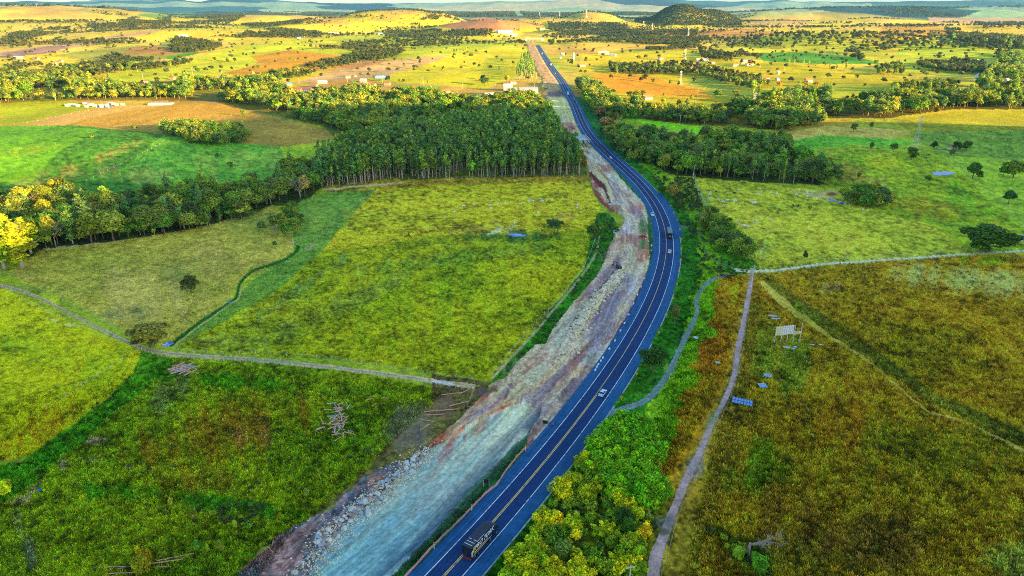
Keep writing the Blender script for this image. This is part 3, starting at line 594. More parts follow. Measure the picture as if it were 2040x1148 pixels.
for nm, a, b, g in [('road_marking', -3.75, -3.52, None), ('road_marking', 3.52, 3.75, None),
                    ('yellow_road_marking', -.3, -.08, None), ('yellow_road_marking', .08, .3, lambda s, y: y > 195)]:
    struct(ribbon(nm, a, b, .13, M_YEL if 'yellow' in nm else M_WHITE, gaps=g))
# pull-in on the right of the bend and the mouth of the side track
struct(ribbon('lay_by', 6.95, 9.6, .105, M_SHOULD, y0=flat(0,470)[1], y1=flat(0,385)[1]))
struct(ribbon('drain_channel', 7.3, 7.75, .09, simple('concrete_channel', (.30,.36,.42), .9, var=.5, sc=.6), y0=flat(0,1140)[1], y1=flat(0,300)[1], gaps=lambda s, y: vn(np.array([s / 9.0]), np.array([3.0]), 4)[0] < .38))
# ------------------------------------------------------------ mesh builder
class MB:
    def __init__(s): s.v = []; s.f = []; s.m = []
    def quad(s, pts, m=0):
        k = len(s.v); s.v += [tuple(p) for p in pts]; s.f.append(tuple(range(k, k + len(pts)))); s.m.append(m)
    def box(s, x0, x1, y0, y1, z0, z1, m=0, tp=0.0, M=None):
        P = [(x0, y0, z0), (x1, y0, z0), (x1, y1, z0), (x0, y1, z0), (x0 + tp, y0 + tp, z1), (x1 - tp, y0 + tp, z1), (x1 - tp, y1 - tp, z1), (x0 + tp, y1 - tp, z1)]
        if M is not None: P = [tuple(M @ Vector(p)) for p in P]
        k = len(s.v); s.v += P
        for a in [(3,2,1,0),(4,5,6,7),(0,1,5,4),(1,2,6,5),(2,3,7,6),(3,0,4,7)]: s.f.append(tuple(k + i for i in a)); s.m.append(m)
    def tube(s, pts, rad, n=6, m=0, cap=True):
        pts = [Vector(p) for p in pts]; rad = [rad] * len(pts) if np.isscalar(rad) else rad; k0 = len(s.v)
        for i, p in enumerate(pts):
            t = (pts[min(i + 1, len(pts) - 1)] - pts[max(i - 1, 0)]).normalized()
            a = t.orthogonal().normalized() if abs(t.z) < .9 else Vector((1, 0, 0)); b = t.cross(a).normalized(); a = b.cross(t)
            for j in range(n):
                g = 2 * math.pi * j / n; s.v.append(tuple(p + (a * math.cos(g) + b * math.sin(g)) * rad[i]))
        for i in range(len(pts) - 1):
            for j in range(n):
                A = k0 + i * n + j; B = k0 + i * n + (j + 1) % n; s.f.append((A, B, B + n, A + n)); s.m.append(m)
        if cap:
            s.f.append(tuple(k0 + j for j in range(n))[::-1]); s.m.append(m)
            s.f.append(tuple(k0 + (len(pts) - 1) * n + j for j in range(n))); s.m.append(m)
    def ell(s, c, r, n=8, k=5, m=0, rough=0, seed=1):
        rd = random.Random(seed); k0 = len(s.v)
        for i in range(1, k):
            for j in range(n):
                ph = math.pi * i / k; th = 2 * math.pi * j / n; q = 1 + rd.uniform(-rough, rough)
                s.v.append((c[0] + r[0] * math.sin(ph) * math.cos(th) * q, c[1] + r[1] * math.sin(ph) * math.sin(th) * q, c[2] + r[2] * math.cos(ph) * q))
        T = len(s.v); s.v += [(c[0], c[1], c[2] + r[2]), (c[0], c[1], c[2] - r[2])]
        for i in range(k - 2):
            for j in range(n):
                A = k0 + i * n + j; B = k0 + i * n + (j + 1) % n; s.f.append((A, A + n, B + n, B)); s.m.append(m)
        for j in range(n):
            s.f.append((T, k0 + j, k0 + (j + 1) % n)); s.m.append(m)
            s.f.append((T + 1, k0 + (k - 2) * n + (j + 1) % n, k0 + (k - 2) * n + j)); s.m.append(m)
    def mesh(s, name, mats, smooth=False):
        me = bpy.data.meshes.new(name); me.from_pydata(s.v, [], s.f); me.update()
        for x in mats: me.materials.append(x)
        me.polygons.foreach_set('material_index', s.m)
        if smooth: me.polygons.foreach_set('use_smooth', [True] * len(s.f))
        return me
    def obj(s, name, mats, parent=None, smooth=False, loc=None):
        o = bpy.data.objects.new(name, s.mesh(name, mats if isinstance(mats, (list, tuple)) else [mats], smooth)); COL.objects.link(o); o.parent = parent
        if loc is not None: o.location = loc
        return o
def tag(o, label, cat, group=None, kind=None):
    o['label'] = label; o['category'] = cat
    if group: o['group'] = group
    if kind: o['kind'] = kind
    return o
def empty(name, loc, rz=0):
    o = bpy.data.objects.new(name, None); COL.objects.link(o); o.location = loc; o.rotation_euler = (0, 0, rz); o.empty_display_size = .5; return o
# ------------------------------------------------------------ foliage
def leafmat(name, cols, rough=.75):
    m, t, b = mat(name); oi = nn(t, 'ShaderNodeObjectInfo'); cr_ = nn(t, 'ShaderNodeValToRGB'); e = cr_.color_ramp; e.interpolation = 'LINEAR'
    for i, c in enumerate(cols):
        p = i / (len(cols) - 1)
        el = e.elements[i] if i < 2 and False else (e.elements[0] if i == 0 else (e.elements[-1] if i == len(cols) - 1 else e.elements.new(p)))
        el.color = (*c, 1)
    t.links.new(oi.outputs['Random'], cr_.inputs[0])
    mx = nn(t, 'ShaderNodeVectorMath', operation='MULTIPLY'); t.links.new(cr_.outputs[0], mx.inputs[0]); t.links.new(oi.outputs['Color'], mx.inputs[1])
    a = nn(t, 'ShaderNodeAttribute', attribute_name='tone'); m2 = nn(t, 'ShaderNodeVectorMath', operation='SCALE'); t.links.new(mx.outputs[0], m2.inputs[0]); t.links.new(a.outputs['Fac'], m2.inputs['Scale'])
    t.links.new(m2.outputs[0], b.inputs['Base Color']); b.inputs['Roughness'].default_value = rough; b.inputs['Specular IOR Level'].default_value = .25
    tr = nn(t, 'ShaderNodeBsdfTranslucent'); t.links.new(m2.outputs[0], tr.inputs[0]); ms = nn(t, 'ShaderNodeMixShader'); ms.inputs[0].default_value = .35
    t.links.new(b.outputs[0], ms.inputs[1]); t.links.new(tr.outputs[0], ms.inputs[2]); t.links.new(ms.outputs[0], t.nodes['Material Output'].inputs[0])
    return m
M_LB = leafmat('broadleaf_foliage', [(.15,.30,.022),(.36,.40,.022),(.11,.22,.05),(.50,.50,.03),(.09,.22,.05),(.30,.38,.03),(.18,.40,.018),(.11,.25,.03)])
M_LE = leafmat('eucalyptus_foliage', [(.17,.38,.06),(.32,.48,.035),(.13,.30,.07),(.44,.54,.04),(.17,.40,.07),(.22,.36,.09)])
M_LS = leafmat('shrub_foliage', [(0.256,0.486,0.016),(0.486,0.563,0.016),(0.179,0.435,0.016),(0.589,0.589,0.026),(0.128,0.333,0.021),(0.384,0.563,0.010)])
M_FAR = leafmat('distant_foliage', [(.07,.12,.03),(.17,.18,.03),(.05,.10,.04),(.12,.15,.03),(.07,.12,.05)])
M_BARK = simple('bark', (.16, .12, .08), .9, var=.3); M_PALE = simple('pale_bark', (.42, .34, .27), .9, var=.3, sc=2)
M_TWIG = simple('bare_twigs', (.34, .27, .25), .9, var=.2)
def leaves(lobes, n, size, seed, flat_=1.0, droop=0.0):
    g = np.random.default_rng(seed); w = np.array([l[3] * l[4] + l[3] * l[5] for l in lobes]); li = g.choice(len(lobes), n, p=w / w.sum()); Lb = np.array(lobes)[li]
    d = g.normal(size=(n, 3)); d /= np.linalg.norm(d, axis=1)[:, None]; d[:, 2] = np.where(d[:, 2] < -.55, -d[:, 2] * .5, d[:, 2])
    rr = g.uniform(.70, 1.08, n)[:, None]; c = Lb[:, :3] + d * Lb[:, 3:6] * rr
    nm = d + g.normal(size=(n, 3)) * .45; nm[:, 2] += .15; nm /= np.linalg.norm(nm, axis=1)[:, None]
    a = np.cross(nm, g.normal(size=(n, 3))); a /= np.linalg.norm(a, axis=1)[:, None]; b = np.cross(nm, a)
    s = size * g.uniform(.55, 1.35, n)[:, None]; s2 = s * g.uniform(.6, 1.0, n)[:, None]
    V = np.stack([c - a * s - b * s2 * .3, c - b * s2 + a * s * .2, c + a * s + b * s2 * .3, c + b * s2 - a * s * .2], 1).reshape(-1, 3)
    tone = np.repeat(g.uniform(.6, 1.45, n) * (0.45 + .95 * g.uniform(size=len(lobes))[li]), 4)
    return V, tone
def crown_mesh(name, lobes, n, size, seed, m, extra=None):
    V, tone = leaves(lobes, n, size, seed); Q = np.arange(len(V)).reshape(-1, 4); nf = len(Q)
    ev, ef = ([], []) if extra is None else (extra.v, extra.f); V0 = len(V)
    me = bpy.data.meshes.new(name); me.from_pydata([tuple(v) for v in V] + list(ev), [], [tuple(f) for f in Q] + [tuple(i + V0 for i in f) for f in ef]); me.update()
    at = me.attributes.new('tone', 'FLOAT', 'POINT'); at.data.foreach_set('value', np.concatenate([tone, np.ones(len(ev))]).astype(np.float32))
    me.materials.append(m)
    if extra is not None: me.materials.append(extra.bark); me.polygons.foreach_set('material_index', [0] * nf + [1] * len(ef))
    return me
def trunk_mb(h, r, br, seed, bark, lean=.06, n=6):
    rd = random.Random(seed); mb = MB(); mb.bark = bark; lx, ly = rd.uniform(-lean, lean) * h, rd.uniform(-lean, lean) * h
    P = [(lx * t * t, ly * t * t, h * t) for t in (0, .1, .35, .65, 1)]; mb.tube([(0, 0, -.6)] + P[1:], [r * 1.5, r * 1.05, r * .85, r * .6, r * .25], n)
    for k in range(br):
        t = rd.uniform(.4, .85); a = rd.uniform(0, 6.28); l = h * rd.uniform(.25, .45); z = h * t; x0, y0 = lx * t * t, ly * t * t
        mb.tube([(x0, y0, z), (x0 + math.cos(a) * l * .5, y0 + math.sin(a) * l * .5, z + l * .35), (x0 + math.cos(a) * l * .8, y0 + math.sin(a) * l * .8, z + l * .7)], [r * .45, r * .3, r * .12], 4)
    return mb
def lob_round(seed, H, Rr, z0, k=9, asp=.8):
    rd = random.Random(seed); out = [(0, 0, (H + z0) / 2, Rr * .62, Rr * .62, (H - z0) * .42)]
    for i in range(k):
        a = 6.28 * i / k * 1.618 * 2 + rd.uniform(-.4, .4); q = rd.uniform(.35, .68) * Rr; zz = rd.uniform(z0 + (H - z0) * .22, H - (H - z0) * .25); r = Rr * (rd.uniform(.28, .46) if k < 12 else rd.uniform(.13, .3))
        out.append((math.cos(a) * q, math.sin(a) * q, zz, r, r, r * asp))
    return out
def lob_euc(seed, H, Rr, z0, k=9):
    rd = random.Random(seed); out = []
    for i in range(k):
        t = i / (k - 1); z = z0 + (H - z0) * (.06 + .88 * t); w = Rr * (math.sin(math.pi * (.22 + .68 * t)) ** .8); a = rd.uniform(0, 6.28); q = w * rd.uniform(.1, .5)
        out.append((math.cos(a) * q, math.sin(a) * q, z, w * rd.uniform(.45, .75), w * rd.uniform(.45, .75), (H - z0) / k * rd.uniform(.7, 1.1)))
    return out
PROTO = {}   # kind -> list of (trunk mesh, crown mesh, single mesh, unit height)
def proto(kind, variants):
    PROTO[kind] = []
    for i, (lobes, n, size, tr, m, H) in enumerate(variants):
        s = i * 13 + len(kind)
        lo = None
        PROTO[kind].append(dict(trunk=tr.mesh('trunk', [tr.bark], True), crown=crown_mesh('crown', lobes, n, size, s, m), one=crown_mesh(kind, lobes, max(60, int(n / 3.2)), size * 1.5, s + 1, m, tr), far=crown_mesh(kind, lobes, max(40, n // 10), size * 2.3, s + 2, M_FAR, None), H=H))
proto('broadleaf_tree', [(lob_round(i * 7 + 1, 12, [5.2, 4.4, 6.0, 5.0, 3.6][i], [1.0, 1.4, 1.6, .7, 1.8][i], [9, 8, 12, 10, 7][i], [.8, .9, .65, .8, 1.0][i]), 2600, .38, trunk_mb(8, .26, 5, i, M_BARK), M_LB, 12) for i in range(5)])
proto('eucalyptus_tree', [(lob_euc(i * 5 + 2, 24, [2.7, 2.3, 3.2, 2.5][i], [8, 6, 10, 12][i], [10, 11, 9, 8][i]), 1000, .40, trunk_mb(22, .24, 2, i + 9, M_PALE, .02), M_LE, 24) for i in range(4)])
proto('tall_tree', [(lob_euc(i * 9 + 4, 20, [4.4, 3.8, 5.2][i], [3.5, 3, 4.5][i], [12, 11, 14][i]), 1500, .40, trunk_mb(18, .32, 5, i + 29, M_PALE, .05), M_LE, 20) for i in range(3)])
proto('shrub', [(lob_round(i * 3 + 41, 3, [1.9, 1.6, 2.2, 1.3][i], .1, [17, 14, 19, 12][i], 1.5), 1100, .13, trunk_mb(1.8, .06, 3, i + 3, M_BARK), M_LS, 3) for i in range(4)])
def bare_mesh(seed, H, Rr):
    rd = random.Random(seed); mb = MB(); mb.bark = M_TWIG
    def br(p, d, l, r, dep):
        q = p + d * l; mid = p + d * l * .5 + Vector((rd.uniform(-.1, .1), rd.uniform(-.1, .1), 0)) * l
        mb.tube([p, mid, q], [r, r * .8, r * .55], 4 if dep < 2 else 3, cap=False)
        if dep >= 4: return
        for k in range(3 if dep < 3 else 4):
            a = rd.uniform(0, 6.28); s = rd.uniform(.35, .85) * Rr; nd = (d + Vector((math.cos(a) * s, math.sin(a) * s, rd.uniform(-.15, .35)))).normalized(); br(q, nd, l * rd.uniform(.6, .8), r * .55, dep + 1)
    br(Vector((0, 0, -.3)), Vector((0, 0, 1)), H * .3, .035 * H * .6, 0); return mb
PROTO['bare_tree'] = []
for i in range(3):
    tw = bare_mesh(i + 70, 8, .9 + .2 * i); nt_ = 60
    a = MB(); a.v, a.f, a.m = tw.v[:15], [f for f in tw.f if max(f) < 12], []; a.m = [0] * len(a.f); a.bark = M_TWIG
    cm = MB(); cm.v = tw.v; cm.f = [f for f in tw.f if max(f) >= 12]; cm.m = [0] * len(cm.f)
    a = MB(); a.tube([(0, 0, -.3), (0, 0, 1.3), (0, 0, 2.4)], [.22, .17, .14], 5); 
    PROTO['bare_tree'].append(dict(trunk=a.mesh('trunk', [M_TWIG], True), crown=cm.mesh('crown', [M_TWIG]), one=tw.mesh('bare_tree', [M_TWIG]), far=tw.mesh('bare_tree', [M_TWIG]), H=8))
TREES = []
def tree(kind, px, py, h, label=None, group=None, tint=None, wide=1.0, var=None, cat='tree', pos=None, parts=None, name=None):
    p = Vector(pos) if pos is not None else pt(px, py)
    pr = PROTO[kind]; v = random.randrange(len(pr)) if var is None else var; s = h / pr[v]['H']
    d = dict(kind=kind, p=p, h=h, s=(s * wide, s * wide, s), v=v, rz=random.uniform(0, 6.28), label=label, group=group, tint=tint, cat=cat, app=h * ppm(p.y, p.x, p.z), parts=parts, name=name or kind)
    TREES.append(d); return d
def in_any(px, py, polys):
    m = np.zeros(len(px), bool)
    for p in polys: m |= inside(px, py, p)
    return m
def wood(kinds, polys, sp, hr, label, group, cut=None, tint=None, jit=.48, wide=(.75, 1.5), excl=None, ywin=(-60, 2100), cat='tree', clump=None, rdmin=10.5):
    """fill a stand of trees, metre by metre, over the ground it covers"""
    a = np.vstack([np.array(p, float) for p in polys]); a = a + 0.0
    P = ray(a[:, 0], a[:, 1]); x0, y0 = P[:, 0].min() - 5, P[:, 1].min() - 5; x1, y1 = P[:, 0].max() + 5, P[:, 1].max() + 5
    xs = np.arange(x0, x1, sp); ys = np.arange(y0, y1, sp)
    if len(xs) * len(ys) > 600000: print('big', label, len(xs) * len(ys))
    X, Y = np.meshgrid(xs, ys); X = X.ravel() + RNG.uniform(-jit, jit, X.size) * sp; Y = Y.ravel() + RNG.uniform(-jit, jit, Y.size) * sp
    Z = surf(X, Y); px, py = proj(X, Y, height(X, Y)); m = in_any(px, py, polys) & (np.abs(road_d(X, Y)) > rdmin)
    if excl: m &= ~in_any(px, py, excl)
    if clump: m &= fbm(X / clump[0], Y / clump[0], 7, 3) > clump[1]
    if cut is not None: m &= cut(X, Y, px, py)
    X, Y, Z = X[m], Y[m], Z[m]
    px, py = proj(X, Y, Z)
    if len(X) > 20: qx = np.quantile(px, [.12, .4, .6, .88]); qy = np.quantile(py, [.3, .75])
    kk = RNG.choice(len(kinds), len(X), p=np.array([k[1] for k in kinds]) / sum(k[1] for k in kinds)); nz = fbm(X / 25, Y / 25, 3, 3)
    for i in range(len(X)):
        k = kinds[kk[i]][0]; h = (hr[0] + (hr[1] - hr[0]) * min(1, max(0, .5 + (nz[i] - .5) * 1.5 + random.uniform(-.35, .35)))) * (kinds[kk[i]][2] if len(kinds[kk[i]]) > 2 else 1)
        lb = label
        if len(X) > 20:
            ix = int(np.searchsorted(qx, px[i])); iy = int(np.searchsorted(qy, py[i]))
            lb = label + ', ' + ('low' if h < hr[0] + .35 * (hr[1] - hr[0]) else 'tall' if h > hr[0] + .7 * (hr[1] - hr[0]) else 'medium') + ' one at the ' + ('back', 'inside', 'front')[iy] + ' of its ' + ('left end', 'left half', 'middle', 'right half', 'right end')[ix]
            lb = lb.replace('at the inside', 'deep inside')
        tree(k, 0, 0, h, lb, group.get(k) if isinstance(group, dict) else group, tint, random.uniform(*wide), pos=(X[i], Y[i], Z[i]), cat=cat)
    return len(X)
B, E, T_ = 'broadleaf_tree', 'eucalyptus_tree', 'tall_tree'
LW = 'tree in the leafy left belt'
n = []
n.append(wood([(E, 1)], [[(700,372),(760,360),(1030,354),(1168,352),(1158,312),(1130,285),(1105,262),(1000,262),(870,268),(760,300),(690,318),(630,345),(628,374)]], 4.6, (15, 27), 'eucalyptus in the plantation', 'eucalyptus plantation by the roadworks', jit=.48, wide=(.8, 1.9), rdmin=36, clump=(16, .34)))
n.append(wood([(B, 3), (T_, .5, 1.15)], [[(600,215),(640,190),(700,190),(780,200),(850,196),(960,212),(1050,198),(1092,222),(1112,262),(1000,266),(870,272),(760,304),(700,318),(690,262)]], 7.6, (7, 20), 'tree in the mixed wood', 'mixed wood behind the plantation', excl=[[(870,222),(935,214),(935,232),(880,240)], [(1000,170),(1070,165),(1070,200),(1000,195)]], rdmin=36))
n.append(wood([(B, 5), (T_, 1, 1.2), ('bare_tree', .25)], [[(-150,420),(0,412),(100,402),(230,405),(380,396),(460,390),(540,374),(570,352),(620,332),(640,345),(634,372),(602,408),(592,385),(545,405),(500,420),(490,436),(420,455),(330,466),(240,479),(120,491),(60,505),(-150,560)]], 6.2, (6, 18), 'tree in the dark left wood', 'dark wood between the left pastures'))
n.append(wood([(B, 4), ('bare_tree', .3)], [[(512,470),(530,462),(560,470),(592,478),(600,455),(585,410),(600,400),(575,420),(560,440),(540,452)]], 7, (6, 10), 'small tree by the stream', 'trees by the stream'))
n.append(wood([(B, 5), (T_, .8, 1.2)], [[(-100,165),(0,162),(80,166),(180,173),(330,172),(420,164),(540,172),(580,186),(640,196),(700,192),(700,266),(600,243),(520,214),(420,200),(300,197),(150,200),(-100,206)]], 8.6, (7, 19), LW, 'leafy belt across the valley left of the highway', clump=(60, .40)))
n.append(wood([(B, 5), (T_, 1, 1.1)], [[(318,268),(330,258),(400,258),(485,265),(494,284),(445,293),(380,287)]], 6.5, (9, 13), 'tree in the oval grove', 'oval grove by the orange field'))
n.append(wood([(B, 5), (T_, 1.2, 1.2)], [[(1195,262),(1240,266),(1262,275),(1400,276),(1470,280),(1560,292),(1600,330),(1685,372),(1600,366),(1490,357),(1380,350),(1335,350),(1300,330),(1240,318),(1212,295)]], 6.6, (5, 18), 'tree in the shaded right wood', 'shaded wood right of the highway', clump=(20, .37)))
n.append(wood([(B, 5), (T_, 1, 1.1)], [[(1150,172),(1178,172),(1232,214),(1330,220),(1440,222),(1500,224),(1600,228),(1650,245),(1600,262),(1480,258),(1400,248),(1290,238),(1230,240),(1195,250),(1170,215)]], 7.6, (6, 18), 'tree in the sunlit roadside belt', 'sun-touched belt right of the highway', clump=(40, .36)))
n.append(wood([(B, 5), (T_, 1.5, 1.2)], [[(1480,206),(1600,196),(1760,205),(1850,201),(2150,190),(2150,217),(1900,216),(1760,234),(1700,230),(1560,234),(1480,229)]], 8.6, (8, 21), 'tree in the tall right belt', 'tall belt across the right of the valley', clump=(50, .38)))
n.append(wood([(B, 5), (T_, 1.5, 1.2)], [[(1880,60),(1990,74),(2150,84),(2150,200),(1960,200),(1945,172),(1990,125),(1980,105),(1900,86)]], 11, (11, 20), 'tree in the right edge wood', 'wood at the right edge of the valley', clump=(70, .42)))
n.append(wood([(B, 1)], [[(1385,440),(1410,428),(1450,452),(1490,500),(1514,527),(1470,520),(1420,492),(1398,465)]], 5.5, (6, 10), 'tree in the pasture thicket', 'thicket along the right pasture edge'))
n.append(wood([(B, 1)], [[(1660,400),(1700,386),(1750,391),(1786,420),(1740,418)]], 6, (7, 10), 'dark tree in the hillfoot clump', 'clump at the foot of the right hill', tint=(.6, .75, .8)))
n.append(wood([(E, 1)], [[(1388,352),(1480,358),(1560,366),(1590,368),(1590,362),(1480,350),(1388,344)]], 9, (15, 20), 'pale-trunked eucalyptus above the pasture', 'pale-trunked eucalyptus by the right pasture'))
n.append(wood([(E, 1)], [[(1025,160),(1040,118),(1052,112),(1062,135),(1066,165)]], 10, (14, 20), 'eucalyptus in the roadside clump', 'clump left of the far roadworks', rdmin=24))
print('woods', n, len(TREES))
FARW = dict(label='distant tree among the fields', group='far trees in the fields')
far_polys = [
 [(1240,96),(1280,76),(1390,80),(1392,98),(1300,103)], [(1090,45),(1250,48),(1250,76),(1100,72)], [(875,72),(900,61),(980,61),(980,73)],
 [(180,124),(230,112),(290,124),(385,117),(388,128),(300,141),(190,150),(100,158),(100,146),(150,142)], [(660,130),(700,110),(800,95),(812,103),(780,118),(682,133)],
 [(510,160),(560,142),(660,124),(672,134),(620,152),(560,166)], [(20,70),(110,58),(230,48),(236,56),(100,70),(0,92)], [(235,50),(260,36),(340,36),(346,56),(260,60)], [(420,72),(560,58),(640,66),(640,76),(500,78)],
 [(1390,98),(1470,104),(1520,120),(1500,132),(1400,118)], [(480,50),(600,42),(604,50),(500,58)], [(760,66),(880,60),(880,74),(770,76)], [(820,50),(860,30),(880,34),(850,58)], [(1210,128),(1380,130),(1560,170),(1500,182),(1380,150),(1220,150)],
 [(1680,105),(1700,96),(1722,118),(1712,124)], [(1740,140),(1790,128),(1800,150),(1750,152)], [(1820,128),(1900,122),(1960,130),(1960,150),(1850,146)], [(1240,60),(1390,62),(1390,72),(1260,72)], [(340,105),(350,76),(380,78),(440,92),(430,104),(380,108)], [(0,150),(30,130),(240,140),(180,160),(0,165)],
 [(620,98),(700,92),(780,100),(760,112),(700,100)],[(110,140),(190,136),(200,150),(110,152)], [(1650,180),(1760,172),(1900,170),(1900,184),(1660,188)], [(370,34),(490,32),(470,44),(380,46)]]
nf = wood([(B, 4), (T_, 1)], far_polys, 11.5, (9, 15), FARW['label'], FARW['group'], clump=(90, .42))
print('far', nf)
# hill woods and far-off forest bands
def cut_hill(X, Y, px, py): return ((X - 1075) / 350) ** 2 + ((Y - 4300) / 350) ** 2 < 1
wood([(B, 1)], [[(1260,-5),(1480,-5),(1480,52),(1260,52)]], 11, (11, 16), 'tree on the wooded hill', 'trees on the round wooded hill', cut=cut_hill, tint=None)
def scatter_far(N, r0, r1, thr, wl, hr, sd):
    r = np.sqrt(RNG.uniform(r0 ** 2, r1 ** 2, N)); a = RNG.uniform(R(-40), R(40), N); X = r * np.sin(a); Y = r * np.cos(a)
    m = (fbm(X / wl, Y / (wl * .5), sd, 4) > thr) & (np.abs(road_d(X, Y)) > 40); X, Y = X[m], Y[m]; Z = height(X, Y)
    for i in range(len(X)): tree(B, 0, 0, random.uniform(*hr), FARW['label'], FARW['group'], None, random.uniform(1, 1.6), pos=(X[i], Y[i], Z[i]))
    return len(X)
print(scatter_far(40000, 2300, 6500, .605, 380, (9, 15), 5), scatter_far(2600, 1200, 4500, .3, 300, (6, 11), 15), scatter_far(60000, 6300, 12500, .535, 1300, (14, 26), 25))
